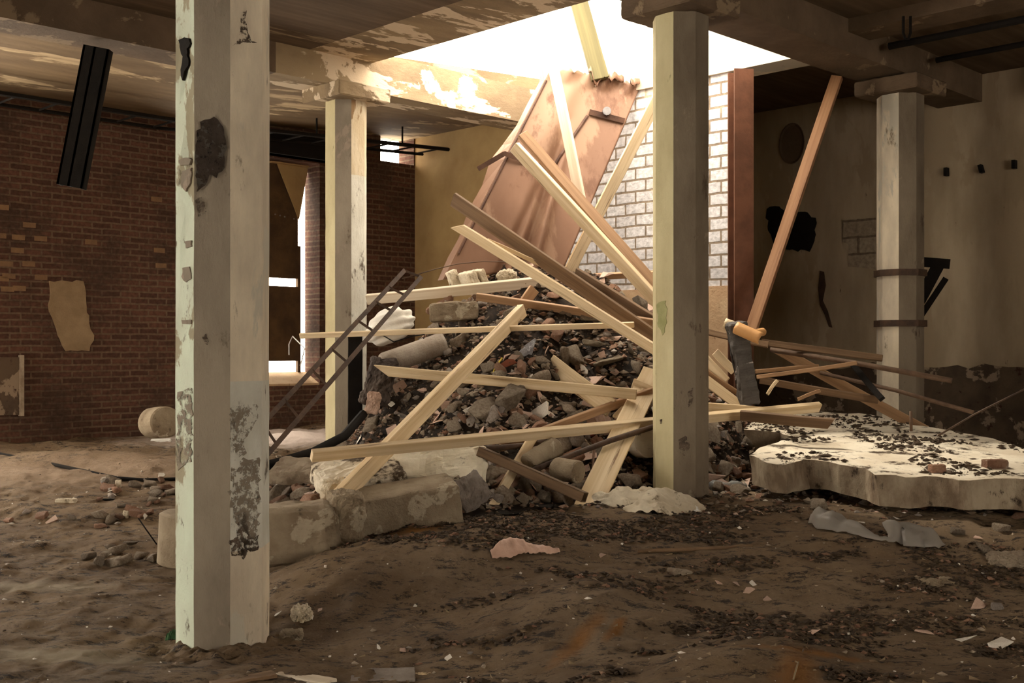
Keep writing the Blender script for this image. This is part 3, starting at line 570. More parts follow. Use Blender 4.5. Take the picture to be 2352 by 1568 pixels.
# ---------------------------------------------------------------- placing things on the heap and floor
def hit(px, py):
    d = 4.0; dx = (px-1176)/F; dz = (HOR-py)/F
    while d < 18:
        if EYE+dz*d < gz(dx*d, d): return d
        d += .03
    return 18
def H(px, py, back=.0): d = hit(px, py)+back; return P(px, py, d)
def frame(p0, p1, roll=0):
    a = (p1-p0).normalized(); mid = (p0+p1)/2; v = (Vector((0,0,EYE))-mid).normalized(); n_ = (v-a*v.dot(a)).normalized(); u = n_.cross(a)
    m = Matrix((a, u, n_)).transposed().to_4x4()
    return Matrix.Translation(mid) @ m @ Matrix.Rotation(rad(roll), 4, 'X')
def timber(a, b, wpx, th, roll, m, label, name='plank', cut=(0, 0), warp=.006, group=None, cat='plank', seg=10, lift=True):
    p0 = P(*a) if len(a) == 3 else H(*a, -.08); p1 = P(*b) if len(b) == 3 else H(*b, -.08)
    if lift:                                   # slide it towards the open side until it lies on top of the rubble
        def bad(q0, q1): return sum(gz(q.x, q.y) > q.z-wpx*.25*q0.y/F-.005 for q in (q0.lerp(q1, i/20) for i in range(2, 19)))
        for _ in range(40):
            if bad(p0, p1) <= 1: break
            q0 = P((p0.x/p0.y)*F+1176, HOR-(p0.z-EYE)/p0.y*F, p0.y-.04); q1 = P((p1.x/p1.y)*F+1176, HOR-(p1.z-EYE)/p1.y*F, p1.y-.04)
            cross = [q0.lerp(q1, i/40) for i in range(41)]
            if any(1495 < q.x/q.y*F+1176 < 1630 and q.y < 9.10 for q in cross): break
            p0, p1 = q0, q1
    Lh = (p1-p0).length/2; w_ = wpx*((p0.y+p1.y)/2)/F; mb = MB(); vs = []; rr = random.Random(int(a[0]*7+b[1]))
    ph = rr.uniform(0, 6)
    for i in range(seg+1):
        f = i/seg; 
        for (y, z) in ((-w_/2, -th/2), (w_/2, -th/2), (w_/2, th/2), (-w_/2, th/2)):
            x = -Lh+2*Lh*f
            if i == 0: x += cut[0]*(y+w_/2)
            if i == seg: x -= cut[1]*(y+w_/2)
            vs.append((x, y+warp*math.sin(f*3+ph), z+warp*math.sin(f*2.3+ph*2)))
    fs = [(i*4+k, (i+1)*4+k, (i+1)*4+(k+1) % 4, i*4+(k+1) % 4) for i in range(seg) for k in range(4)]+[(3,2,1,0)[::-1], tuple(seg*4+k for k in range(4))[::-1]]
    mb.add(vs, [f[::-1] for f in fs]); o = mb.build(name, M[m], matrix=frame(p0, p1, roll)); bevel(o, .004)
    return tag(o, label, cat, group)
T = timber
T((1308,-80,12.0), (1378,182,11.8), 40, .06, -12, 'olive', 'olive-brown timber standing up through the roof hole behind the sheet metal', 'timber_post')
T((1262,112,11.25), (1334,464,10.9), 24, .045, 25, 'pine_pale', 'sun-bleached batten leaning across the face of the sheet metal')
T((1578,95,10.9), (1305,628,11.5), 27, .04, -18, 'pine', 'clean pale board leaning steeply in front of the white brick wall, foot on the heap')
T((1182,337,10.9), (1520,704,10.35), 27, .06, 28, 'pine', 'long square timber sloping from the sheet metal down to the centre column, lower of a close pair', 'timber_beam')
T((1200,308,11.05), (1510,662,10.6), 26, .05, -32, 'pine_orange', 'browner timber of the close pair, lying just above and behind the other', 'timber_beam')
T((1040,456,10.5), (1525,792,9.75), 36, .035, 34, 'pine_brown', 'long shade-darkened board on edge, sloping down to the centre column above the pale one')  # pine in shadow: the shade is put in as brown timber
T((1040,513,10.2), (1525,815,9.5), 24, .035, 30, 'pine', 'long pale board sloping down behind the centre column, lower of the two', cut=(1.2, 0))
T((1118,552,10.12), (1240,606,10.15), 10, .012, 20, 'pine', 'thin split sliver lying off the long pale sloping board', 'splinter', cut=(0, 2))
T((843,686,11.2), (1252,648,10.75), 24, .05, 22, 'pine_pale', 'whitish squared timber lying level across the top left of the heap', 'timber_beam')
T((1094,681,10.75), (1500,741,10.35), 20, .03, 35, 'pine_orange', 'thin brown lath with lit top edge just below the heap top', 'lath')
T((688,771,10.6), (1457,746,9.75), 13, .025, 25, 'pine', 'very long thin lath lying level across the heap, below the white sack', 'lath', seg=14)
T((893,852,9.75), (1462,906,9.25), 24, .03, 12, 'pine', 'pale plank with a pointed left end lying level across the middle of the heap', cut=(-1.6, 0), warp=.004)
T((1200,712,10.35), (770,1152,7.62), 34, .065, -32, 'pine', 'long stained timber running from the heap top down to the lower left, in front of the level plank', 'timber_beam', warp=.003)
T((1228,664,10.75), (1186,722,10.65), 26, .04, -20, 'pine_orange', 'short timber stub poking out behind the top end of the long diagonal timber', 'timber_stub')
T((715,1046,7.75), (1882,934,9.98), 25, .05, 38, 'pine', 'longest pale squared timber, lying low across the heap front and on past the centre column', 'timber_beam', warp=.004, seg=14)
T((1590,932,9.9), (1762,946,9.85), 20, .03, 8, 'pine', 'pale board end just right of the centre column, tucked behind the longest timber')
T((1262,832,9.85), (1405,938,9.3), 42, .03, 6, 'pine', 'broad pale board sloping down right beneath the pointed level plank')
T((1502,850,9.75), (1348,1170,8.05), 56, .03, 10, 'pine', 'broadest pale board, sloping steeply down to the floor left of the centre column', warp=.003)
T((1506,896,9.45), (1150,1026,8.95), 19, .04, -25, 'pine_orange', 'narrow reddish batten rising to the right above the longest timber')
T((1452,882,9.5), (1522,905,9.45), 26, .035, 5, 'pine', 'stub of pale board against the left side of the centre column', 'board_stub')
T((1230,998,8.8), (1126,1166,8.1), 22, .04, -15, 'pine', 'short pale batten standing on the floor at the foot of the heap', cut=(0, .6))
T((1452,935,9.3), (1430,965,9.2), 50, .02, 25, 'pine', 'small square offcut of board lying on the broad steep board', 'offcut')
T((1322,634,11.3), (1515,752,10.55), 40, .04, 30, 'pine_brown', 'broad dark brown board behind the sloping timbers, running to the centre column')
T((1345,637,12.0), (1520,628,11.55), 14, .05, 20, 'pine_orange', 'level brown timber along the foot of the white brick wall', 'timber_beam', lift=False)
# right of the centre column
T((1923,177,10.95), (1722,768,10.35), 26, .06, 18, 'post', 'long orange post leaning up against the dark ceiling beam', 'timber_post', warp=.002)
T((1590,754,10.5), (1765,792,10.3), 14, .03, -20, 'pine_brown', 'dark brown bar behind the grey bark timber', 'bar', cat='bar')
T((1748,784,10.35), (2027,824,10.15), 15, .035, -15, 'pine_brown', 'brown square channel reaching right from the curved tiles to the strapped column', 'channel', cat='bar')
T((1590,786,10.15), (1668,876,10.0), 20, .03, 15, 'pine', 'pale plank end right of the centre column, uppermost of three')
T((1590,828,10.1), (1694,902,9.95), 12, .03, 15, 'pine_orange', 'narrow brownish plank end, middle of three right of the centre column')
T((1590,852,10.0), (1714,940,9.85), 24, .03, -12, 'pine', 'thick pale plank end, lowest of three right of the centre column')
T((1642,808,10.05), (1688,852,10.0), 20, .02, 10, 'pine', 'small pale wood offcut left of the grey bark timber', 'offcut')
T((1780,797,10.75), (2128,990,10.4), 24, .03, 14, 'pine_orange', 'long tan plank running down right through the iron bars to the slab')
T((1735,852,10.2), (1880,842,10.3), 9, .02, 15, 'pine_orange', 'thin brown lath right of the bark timber, upper', 'lath')
T((1738,866,10.1), (1968,833,10.0), 9, .02, -15, 'pine_orange', 'thin lath rising to the right over the dark gap', 'lath')
T((1745,872,10.25), (2018,918,9.95), 16, .04, 12, 'pine_brown', 'dark brown plank crossing the dark gap above the slab')
T((1958,838,10.15), (2028,916,9.8), 14, .04, 0, 'black', 'black charred stick sloping in front of the strapped column', 'charred_stick', cat='stick')
T((1762,905,9.9), (1786,874,9.95), 8, .015, 0, 'pine', 'short bright splinter in the dark gap right of the bark timber', 'splinter')
T((1832,916,9.9), (1884,898,9.95), 8, .015, 0, 'pine_orange', 'short brown splinter in the dark gap above the slab', 'splinter')
T((1700,955,9.35), (1902,970,9.1), 24, .04, 22, 'pine_brown', 'brown batten lying on the left end of the fallen slab', cut=(0, -.6))
def tube_o(name, pts, r, m, label, cat, n=8, **k):
    return tag(MB().tube([P(*p) if len(p) == 3 else H(*p, -.03) for p in pts], r, n).build(name, M[m], smooth=True), label, cat, **k)
tube_o('iron_pipe', [(1770,803,10.45), (1980,836,10.0), (2186,874,9.55)], .024, 'rust_pipe', 'rusty pipe pointing right across the strapped column, upper of two', 'pipe', 10)
tube_o('iron_pipe', [(1885,856,10.6), (2060,897,10.0), (2236,947,9.4)], .018, 'rust_pipe', 'thinner rusty pipe pointing right across the strapped column, lower of two', 'pipe', 10)
tube_o('bent_rod', [(1106,1031,8.55), (1216,1022,8.75), (1262,1008,8.9), (1315,985,9.05)], .022, 'rust_dark', 'dark bent iron rod under the longest timber', 'rod')
tube_o('iron_rod', [(1212,1084,8.35), (1300,1050,8.5), (1400,1012,8.7), (1500,980,9.0)], .022, 'rust_dark', 'dark iron rod rising right over the broad steep board', 'rod')
mb = MB(); p0, p1 = P(1103,1036,8.5), P(1343,1142,7.98); fr_ = frame(p0, p1, 10); Lh = (p1-p0).length/2; wv = .036
for (a_, b_, c_, d_) in ((-wv, wv, -wv, -wv+.006), (-wv, wv, wv-.006, wv), (-wv, -wv+.006, -wv, wv), (wv-.006, wv, -wv, wv)): mb.box(-Lh, Lh, a_, b_, c_, d_)
tag(mb.build('square_tube', M['pine_brown'], matrix=fr_), 'brown square tube with an open broken end, crossing the short batten', 'tube')
# old cables and wires
tube_o('cable', [(-60,1030), (0,1042), (130,1068), (270,1098), (330,1102), (470,1098)], .018, 'black', 'black cable trailing over the floor at far left', 'cable')
tube_o('rubber_strip', [(560,1082,8.5), (640,1062,8.8), (720,1038,9.2), (790,1002,9.7), (835,950,10.1)], .04, 'black', 'thick black hose curving around the left foot of the heap', 'hose')
tube_o('wire', [(924,640,10.6), (1000,618,10.8), (1050,606,10.9), (1110,600,10.9), (1190,602,10.9)], .005, 'rust_pipe', 'thin wire hanging between the ladder frame and the sheet metal', 'wire', 5)
tube_o('wire', [(690,840,10.6), (700,800,10.6), (672,772,10.7), (664,790,10.7), (664,815,10.7)], .006, 'foil', 'curled pale wire in front of the boarded window', 'wire', 5)
tube_o('wire', [(2155,1000,9.2), (2240,950,9.0), (2380,880,8.8)], .008, 'rust_dark', 'thin bent reinforcing wire sticking up from the slab at right', 'wire', 5)
tube_o('rebar_spike', [(2093,990,9.4), (2092,944,9.4)], .012, 'rust_pipe', 'short upright reinforcing stub on the slab', 'rod', 6)
tube_o('wire', [(880,770,10.4), (905,785,10.3), (945,772,10.3), (975,768,10.2), (973,778,10.2)], .006, 'black', 'looped black wire by the white sack', 'wire', 5)
tube_o('yellow_strap', [(1153,822), (1136,846), (1131,876)], .009, 'yellow', 'curved yellow plastic strip on the heap left of the grey glazed shard', 'strip', 6)
tube_o('cord', [(1318,988), (1345,1012), (1372,1052)], .012, 'pine_pale', 'pale stick lying among the red rags under the longest timber', 'stick', 6)
# ladder-like iron frame
root = empty('iron_ladder_frame', P(780,830,9.6), 'narrow rusty iron ladder frame leaning in front of the far left column', 'ladder frame')
A0, A1 = P(929,621,10.6), P(560,1020,8.75); B0, B1 = P(967,636,10.6), P(590,1072,8.65)
for a, b in ((A0, A1), (B0, B1)): bar(a, b, .04, .025).build('rail', M['rust_dark'], root)
for f in (0, .115, .21, .33, .5, .62, .78, .9): bar(A0.lerp(A1, f), B0.lerp(B1, f), .022, .02).build('rung', M['rust_dark'], root)
# ---------------------------------------------------------------- crumpled sheet metal
root = empty('sheet_metal_casing', P(1250,620,11.4), 'large crumpled salmon-brown sheet metal casing leaning on the heap under the roof hole', 'sheet metal')
BL, BR, TR, TL = (1018,642), (1296,612), (1472,196), (1268,150)
def SF(u, v):
    x = (BL[0]*(1-u)+BR[0]*u)*(1-v)+(TL[0]*(1-u)+TR[0]*u)*v; y = (BL[1]*(1-u)+BR[1]*u)*(1-v)+(TL[1]*(1-u)+TR[1]*u)*v
    d = 11.35+.5*v+.12*u
    d += .05*math.sin(u*9+v*2)*(1-v)*.6
    for uc, vv, wd, amp in ((.62, .0, .05, .2), (.75, .0, .04, -.14), (.47, .1, .05, .10)):
        c = uc-(uc-.42)*v*1.1; d += amp*math.exp(-((u-c)/wd)**2)*max(0, 1-v*1.25)
    d -= .07*math.exp(-((u-.30)/.12)**2)*ss(v, .35, .9)*.8
    if v > .93: d -= (v-.93)*2.2*(mn.noise(Vector((u*7, 2, 0)))+.25); y += 40*(v-.93)*14*max(0, mn.noise(Vector((u*9, 5, 0))))
    if v > .999: y += 10*mn.noise(Vector((u*22, 9, 0)))+8*mn.noise(Vector((u*60, 9, 0)))
    return P(x, y, d)
mb = MB(); nu, nv = 60, 80
vs = [SF(i/nu, j/nv) for j in range(nv+1) for i in range(nu+1)]
mb.add(vs, [(j*(nu+1)+i, j*(nu+1)+i+1, (j+1)*(nu+1)+i+1, (j+1)*(nu+1)+i) for j in range(nv) for i in range(nu)])
def thick(o, t=.006, off=0):
    m = o.modifiers.new('thick', 'SOLIDIFY'); m.thickness = t; m.offset = off; return o
fp = thick(mb.build('front_panel', M['sheet'], root, smooth=True))
def strip(pairs, m, name, t=.006):
    mb = MB(); n = len(pairs); vs = [P(*q) for pr in pairs for q in pr]
    mb.add(vs, [(2*i, 2*i+1, 2*i+3, 2*i+2) for i in range(n-1)]); return thick(mb.build(name, M[m], root), t)
# left flange folded back
fl_px = [(150,1245,.0), (190,1238,.02), (235,1212,.03), (285,1190,.03), (330,1158,.04), (368,1130,.04), (420,1108,.03), (480,1080,.03), (540,1052,.03), (590,1028,.03), (645,1002,.02)]
pairs = []
for y, xl, jj in fl_px:
    v = (645-y)/495; e = SF(0.0, max(0, min(.93, v))); pairs.append((( (e.x/e.y*F+1176), (HOR-(e.z-EYE)/e.y*F), e.y), (xl+R(-4,4), y+R(-5,5)+4, e.y+.16)))
strip(pairs, 'sheet', 'left_flange')
pairs = []
for k in range(9):
    v = k/8*.86; e = SF(1.0, v); pairs.append(((e.x/e.y*F+1176, HOR-(e.z-EYE)/e.y*F, e.y), (e.x/e.y*F+1176-3, HOR-(e.z-EYE)/e.y*F+8, e.y+.14)))
strip(pairs, 'sheet_edge', 'right_flange')  # dark colour paints the shade on this folded-back side
def on_sheet(u, v, o_=.03): p = SF(u, v); return p-Vector((0, o_, 0))
bar(on_sheet(-.03, .585, .05), on_sheet(.52, .515, .05), .05, .03).build('angle_bar', M['sheet_edge'], root)
bar(P(1098,388,11.65), on_sheet(-.02, .585, .05), .05, .03).build('angle_bar', M['sheet_edge'], root)
bar(on_sheet(.60, .82, .03), on_sheet(.985, .80, .03), .055, .035).build('angle_bar', M['sheet_edge'], root)
MB().tube([on_sheet(.6, .80, .012), on_sheet(.52, .60, .012), on_sheet(.49, .5, .012)], .02, 6).build('seam', M['sheet_edge'], root)
MB().tube([on_sheet(.02, v, .008) for v in (.93, .8, .6, .45, .3, .12)], .014, 6).build('seam', M['sheet_edge'], root)
bl = MB().tube([on_sheet(.77, .83, .0), on_sheet(.77, .83, .1)], .045, 10).build('bolt', M['bolt'], root); bl['label'] = 'grey steel bolt boss'
for (u, du, seedk) in ((.02, .10, 1), (.93, .1, 2), (.5, .18, 3), (.72, .16, 4)):
    mb = MB(); n = 8; vs = []
    for i in range(n+1):
        p = SF(u+du*(i/n-.5), 1.0)
        vs += [p, p+Vector((.0, -.05, .04+.05*abs(mn.noise(Vector((i*.6, seedk, 0)))))), p+Vector((0, -.09, -.02+.05*mn.noise(Vector((i*.8, seedk, 4)))))]
    mb.add(vs, [(3*i+k, 3*i+3+k, 3*i+4+k, 3*i+1+k) for i in range(n) for k in (0, 1)]); thick(mb.build('torn_lip', M['sheet'], root, smooth=True), .005)
# ---------------------------------------------------------------- fallen floor slab on the right
def slab_pt(px, py): d = 1.512/(.079+(py-HOR)/F); return P(px, py, d)
outl = wobble([(1720,1044),(1745,1028),(1795,1012),(1822,1003),(1790,992),(1712,985),(1735,960),(1830,942),(1900,946),(2000,952),(2060,968),(2160,985),(2280,1005),(2345,1028),(2480,1075),(2440,1110),(2330,1098),(2232,1104),(2150,1096),(2015,1090),(1985,1076),(1900,1060),(1850,1056),(1800,1066),(1762,1062)], 22, 1.4, 8)
bm = bmesh.new(); top = [bm.verts.new(slab_pt(*q)) for q in outl]; tf = bm.faces.new(top)
r_ = bmesh.ops.extrude_face_region(bm, geom=[tf]); vb = [v for v in r_['geom'] if isinstance(v, bmesh.types.BMVert)]
cen = Vector((3.1, 9.3, 0))
for v in vb: v.co.z -= .215+.03*mn.noise(v.co*2); v.co.x += (cen.x-v.co.x)*.03
for f in bm.faces: f.material_index = 1
bm.faces.ensure_lookup_table(); bm.normal_update()
for f in bm.faces:
    if abs(f.normal.z) > .7: f.material_index = 0
bmesh.ops.triangulate(bm, faces=[f for f in bm.faces if len(f.verts) > 4])
for _ in range(2): bmesh.ops.subdivide_edges(bm, edges=[e for e in bm.edges if e.calc_length() > .12], cuts=1, use_grid_fill=True)
bmesh.ops.triangulate(bm, faces=[f for f in bm.faces if len(f.verts) > 4])
bmesh.ops.recalc_face_normals(bm, faces=bm.faces)
for v in bm.verts: v.co += Vector((mn.noise(v.co*5), mn.noise(v.co*5+Vector((7,0,0))), mn.noise(v.co*5+Vector((0,7,0)))*.5))*.03
me = bpy.data.meshes.new('fallen_slab'); bm.to_mesh(me); bm.free(); me.materials.append(M['slab_top']); me.materials.append(M['slab_side'])
o = bpy.data.objects.new('fallen_slab', me); C.objects.link(o); tag(o, 'big pale broken concrete slab lying on the floor at right, littered with dirt', 'slab')
# ---------------------------------------------------------------- lumps and blocks
def block(name, px, py, d, size, m, label, rz=0, rx=0, ry=0, bv=.03, amp=.015, cat='block', lv=3, parent=None):
    mb = MB(); x, y, z = (v/2 for v in size); mb.box(-x, x, -y, y, -z, z)
    p = P(px, py, d) if d else H(px, py)
    from mathutils import Euler
    o = mb.build(name, m if isinstance(m, bpy.types.Material) else M[m], parent, matrix=Matrix.Translation(p) @ Euler((rad(rx), rad(ry), rad(rz)), 'XYZ').to_matrix().to_4x4())
    if bv: bevel(o, bv, 2)
    if lv: roughen(o, lv, amp, max(size)*.35)
    return tag(o, label, cat)
block('concrete_lump', 668, 1222, 7.35, (.62,.5,.36), 'block', 'rounded broken concrete column piece just right of the nearest column', rz=10, ry=-4, bv=.09, amp=.016, cat='concrete')
block('concrete_lump', 792, 1190, 7.45, (.22,.4,.33), 'block', 'lumpy knuckled concrete chunk between the two fallen column pieces', rz=15, ry=6, bv=.06, amp=.035, cat='concrete')
block('concrete_block', 925, 1163, 7.75, (.74,.42,.27), 'block', 'long beige fallen concrete block with a crack, at the foot of the heap', rz=14, ry=-8, rx=6, bv=.02, amp=.012)
block('concrete_plate', 822, 1094, 8.2, (.62,.5,.14), 'slab_top', 'white-topped concrete plate with black blotches under the lower end of the diagonal timber', rz=20, rx=14, ry=-6, amp=.03, cat='slab')
block('plaster_plate', 1003, 1066, 8.45, (.72,.10,.32), 'plaster_bright', 'broken white plaster plate tilted on the heap foot, cracked near its top', rz=4, rx=-42, ry=4, amp=.04, bv=.02, cat='plaster')
block('grey_plate', 1082, 1128, 8.05, (.25,.05,.24), 'stone', 'grey curved plate leaning on the right end of the beige block', rz=20, rx=-35, ry=-30, bv=.02, amp=.02, cat='plate')
block('concrete_plate', 690, 1080, 8.6, (.42,.3,.10), 'concrete', 'brown broken plate on edge just right of the nearest column', rz=-12, rx=20, amp=.02, cat='slab')
block('concrete_plate', 760, 1150, 7.9, (.10,.2,.3), 'white_plaster', 'upright pale broken edge behind the lumpy chunk', rz=-25, ry=12, amp=.03, cat='slab')
block('concrete_block', 1042, 716, 10.85, (.46,.3,.17), 'block', 'squared yellowish-grey block high on the left of the heap', rz=4, ry=-3, bv=.02, amp=.015)
block('brick', 1042, 640, 11.3, (.10,.12,.17), 'white_plaster', 'pale upright brick on the heap top, leftmost of three', rz=20, ry=-22, bv=.015, amp=.01, cat='brick')
block('brick', 1078, 643, 11.2, (.10,.2,.17), 'white_plaster', 'pale upright brick on the heap top, middle of three', rz=35, ry=-24, bv=.015, amp=.01, cat='brick')
block('brick', 1100, 638, 11.25, (.07,.2,.17), 'white_plaster', 'pale upright brick on the heap top, rightmost of three', rz=35, ry=-24, bv=.015, amp=.01, cat='brick')
block('stone', 1165, 636, 11.2, (.19,.14,.13), 'white_plaster', 'rounded pale stone on the heap top left of the sloping boards', bv=.05, amp=.03, cat='stone')
block('brick', 1010, 700, 11.0, (.30,.12,.07), 'brickchunk', 'brown brick slab tilted above the yellowish-grey block', rz=10, ry=-30, amp=.01, cat='brick')
block('felt_sheet', 872, 875, 10.2, (.26,.12,.42), 'dark_rubber', 'dark grey hanging felt lump at the left edge of the heap', rz=10, ry=12, bv=.05, amp=.05, cat='felt')
block('terracotta_piece', 856, 925, 10.1, (.12,.05,.2), 'tile', 'salmon terracotta piece below the dark felt lump', ry=10, amp=.02, bv=.02, cat='tile')
block('dark_board', 816, 872, 10.9, (.14,.05,.86), 'black', 'black board standing right against the far left column', rz=5, bv=.01, amp=.005, cat='board')
block('red_brick', 547, 1490, None, (.105,.08,.075), 'red_brick', 'small red brick lump at the foot of the nearest column', rz=20, bv=.02, amp=.008, cat='brick')
block('stone', 690, 1418, None, (.11,.09,.12), 'white_plaster', 'whitish stone right of the nearest column', rz=20, bv=.03, amp=.03, cat='stone')
block('stone', 668, 1462, None, (.12,.09,.075), 'block', 'squat brown stone right of the foot of the nearest column', rz=8, bv=.02, amp=.015, cat='stone')
block('brick', 1560, 1316, None, (.13,.09,.05), 'concrete', 'grey angular brick piece on the floor in front of the centre column', rz=30, ry=10, bv=.008, amp=.006, cat='brick')
block('stone', 2150, 1338, None, (.24,.14,.05), 'block', 'flat brown stone on the floor at lower right', rz=0, bv=.03, amp=.02, cat='stone')
block('stone', 2315, 1290, None, (.26,.18,.10), 'concrete', 'larger brown stone at the right edge below the slab', rz=0, bv=.04, amp=.03, cat='stone')
block('brick', 2152, 1076, 8.05, (.11,.07,.06), 'brickchunk', 'brown brick bit on the front edge of the fallen slab', rz=12, bv=.008, amp=.006, cat='brick')
block('brick', 2285, 1066, 8.2, (.16,.1,.07), 'brickchunk', 'dark brown brick on the right part of the fallen slab', rz=5, bv=.008, amp=.006, cat='brick')
block('grey_tile', 880, 1552, None, (.30,.2,.02), 'stone', 'flat grey tile at the bottom edge of the picture', rz=6, bv=.004, amp=.004, cat='tile')
block('yellow_stone', 972, 1550, None, (.09,.04,.02), 'pine', 'small yellowish stone beside the flat grey tile', rz=-6, bv=.01, amp=.01, cat='stone')
block('flat_board', 690, 1555, None, (.36,.09,.02), 'pine_pale', 'pale worn board lying on the ground below the nearest column', rz=-30, bv=.004, amp=.006, cat='board')
block('flat_board', 560, 1560, None, (.30,.08,.02), 'pine_brown', 'dark worn board lying on the ground below the nearest column', rz=35, bv=.004, amp=.006, cat='board')
block('bark_timber', 1705, 836, 9.85, (.155,.13,.73), 'bark', 'grey split bark-covered timber leaning right of the centre column', rz=15, ry=-10, bv=.02, amp=.03, cat='timber')
block('white_tube', 370, 1012, None, (.24,.06,.055), 'foil', 'small white tube lying on the floor left of the nearest column', rz=8, bv=.02, amp=.003, cat='tube')
block('white_brick', 152, 1150, None, (.17,.08,.04), 'white_plaster', 'flat white brick on the floor at left', rz=5, bv=.01, amp=.008, cat='brick')
block('black_box', 250, 1150, None, (.11,.06,.04), 'black', 'small black block on the floor right of the white brick', rz=0, bv=.005, amp=.003, cat='block')
block('white_brick', 272, 1118, None, (.05,.05,.12), 'white_plaster', 'upright white brick stump in the small rubble left of the nearest column', rz=10, bv=.01, amp=.008, cat='brick')
block('white_brick', 290, 1186, None, (.045,.04,.10), 'white_plaster', 'upright pale stump nearer than the white brick stump, on the floor at left', rz=10, bv=.01, amp=.008, cat='brick')
block('dark_plank', 70, 985, None, (.9,.06,.22), 'pine_orange', 'reddish board end propped against the foot of the brick wall, far left', rz=-30, ry=38, bv=.01, amp=.006, cat='plank')
def disc_wall(name, p, axis, r, ln, m, label, cat='concrete', hole=0, n=28, amp=.006):
    a = Vector(axis).normalized(); mb = MB(); mb.tube([p-a*ln/2, p-a*ln*.46, p+a*ln*.46, p+a*ln/2], [r*.9, r, r, r*.9], n)
    o = mb.build(name, M[m], matrix=None, smooth=False); roughen(o, 1, amp, .1); return tag(o, label, cat)
disc_wall('concrete_drum', P(366,970,12.2), (.75,-.9,.1), .17, .36, 'block', 'round concrete drum lying by the brick wall, left of the nearest column')
disc_wall('concrete_drum', P(452,1235,7.9), (.05,-.0,1), .26, .36, 'block', 'grey concrete drum standing behind the nearest column')
disc_wall('concrete_cylinder', P(1246,1046,8.55), (.7,.5,.38), .085, .30, 'block', 'grey concrete cylinder lying under the longest timber')
disc_wall('concrete_cylinder', P(1303,1080,8.35), (.8,-.75,-.05), .085, .22, 'block', 'short concrete cylinder beside the broad steep board')
disc_wall('concrete_cylinder', P(1482,1016,9.15), (.25,-1,.1), .125, .2, 'white_plaster', 'whitish concrete disc behind the foot of the centre column')
disc_wall('cement_pipe', P(950,812,10.45), (.9,.35,.32), .105, .62, 'cement', 'grey cement pipe lying at the left of the heap below the white sack', cat='pipe')
# white sack
bm = bmesh.new(); bmesh.ops.create_icosphere(bm, subdivisions=5, radius=1)
for v in bm.verts:
    c = v.co.copy(); k = 1+.10*mn.noise(c*2.2)+.05*math.sin(c.x*4+c.z*13+c.y*2); v.co = Vector((c.x*.24*k, c.y*.18*k, c.z*.18*k*(1 if c.z > 0 else .8)))
me = bpy.data.meshes.new('white_sack'); bm.to_mesh(me); bm.free(); me.materials.append(M['sack'])
me.polygons.foreach_set('use_smooth', [True]*len(me.polygons))
o = bpy.data.objects.new('white_sack', me); C.objects.link(o); o.location = P(898,752,10.75); o.rotation_euler = (0, rad(-28), .2); tag(o, 'bulging white sack beside the far left column', 'sack')
# curved tiles by the bark timber
def half_tile(px0, py0, d0, px1, py1, d1, r, m, label, a0=-30, a1=150):
    p0, p1 = P(px0, py0, d0), P(px1, py1, d1); fr2 = frame(p0, p1); Lh = (p1-p0).length/2; vs = []; n = 12
    for i in range(9):
        for k in range(n+1):
            a = rad(a0+(a1-a0)*k/n); vs.append((-Lh+2*Lh*i/8+.01*mn.noise(Vector((k*.7, i, px0))), r*math.cos(a), r*math.sin(a)))
    mb = MB(); mb.add(vs, [(i*(n+1)+k, i*(n+1)+k+1, (i+1)*(n+1)+k+1, (i+1)*(n+1)+k) for i in range(8) for k in range(n)])
    o = mb.build('curved_tile', M[m], matrix=fr2, smooth=True); thick(o, .01); return tag(o, label, 'tile')
M['copper'] = mat('orange_bark', (.62, .33, .13), (.5, .26, .1), 4, rough=.4, bump=.3)
half_tile(1690,752,9.75, 1748,778,9.65, .05, 'copper', 'glossy orange curved tile on top of the grey bark timber', 0, 190)
half_tile(1664,742,9.9, 1712,760,9.85, .045, 'pine', 'pale curled piece of bark at the top of the grey bark timber', 20, 160)
half_tile(1736,765,9.7, 1752,762,9.8, .03, 'copper', 'small curled orange tile end right of the glossy tile', -60, 200)
# plaster spill at the centre column
def mound(name, cx, cy, rx, ry, h, m, label, cat, seed, n=60):
    mb = MB(); vs = []
    for j in range(n+1):
        for i in range(n+1):
            u, v = i/n*2-1, j/n*2-1; x = cx+u*rx; y = cy+v*ry; r = math.hypot(u, v)
            e = max(0, 1-r*(1+.35*mn.noise(Vector((math.atan2(v, u)*1.5, seed, 0))))); b = e**.7
            z = h*b*(1+.6*mn.noise(Vector((x*7, y*7, seed))))+.03*mn.noise(Vector((x*19+9, y*23, seed*3)))*min(1, b*4)-(.05 if e <= 0 else .012)
            vs.append((x, y, float(floor_z(x, y))+z))
    mb.add(vs, [(j*(n+1)+i, j*(n+1)+i+1, (j+1)*(n+1)+i+1, (j+1)*(n+1)+i) for j in range(n) for i in range(n)])
    return tag(mb.build(name, M[m], smooth=True), label, cat, kind='stuff')
p = H(1492, 1160)
mound('plaster_spill', p.x, p.y+.05, .42, .34, .15, 'white_plaster', 'heap of crumbled white plaster against the foot of the centre column', 'plaster', 3)
mound('sand_collar', -1.5, 5.85, .42, .38, .06, 'floor', 'brown sand banked round the foot of the nearest column', 'sand', 9)
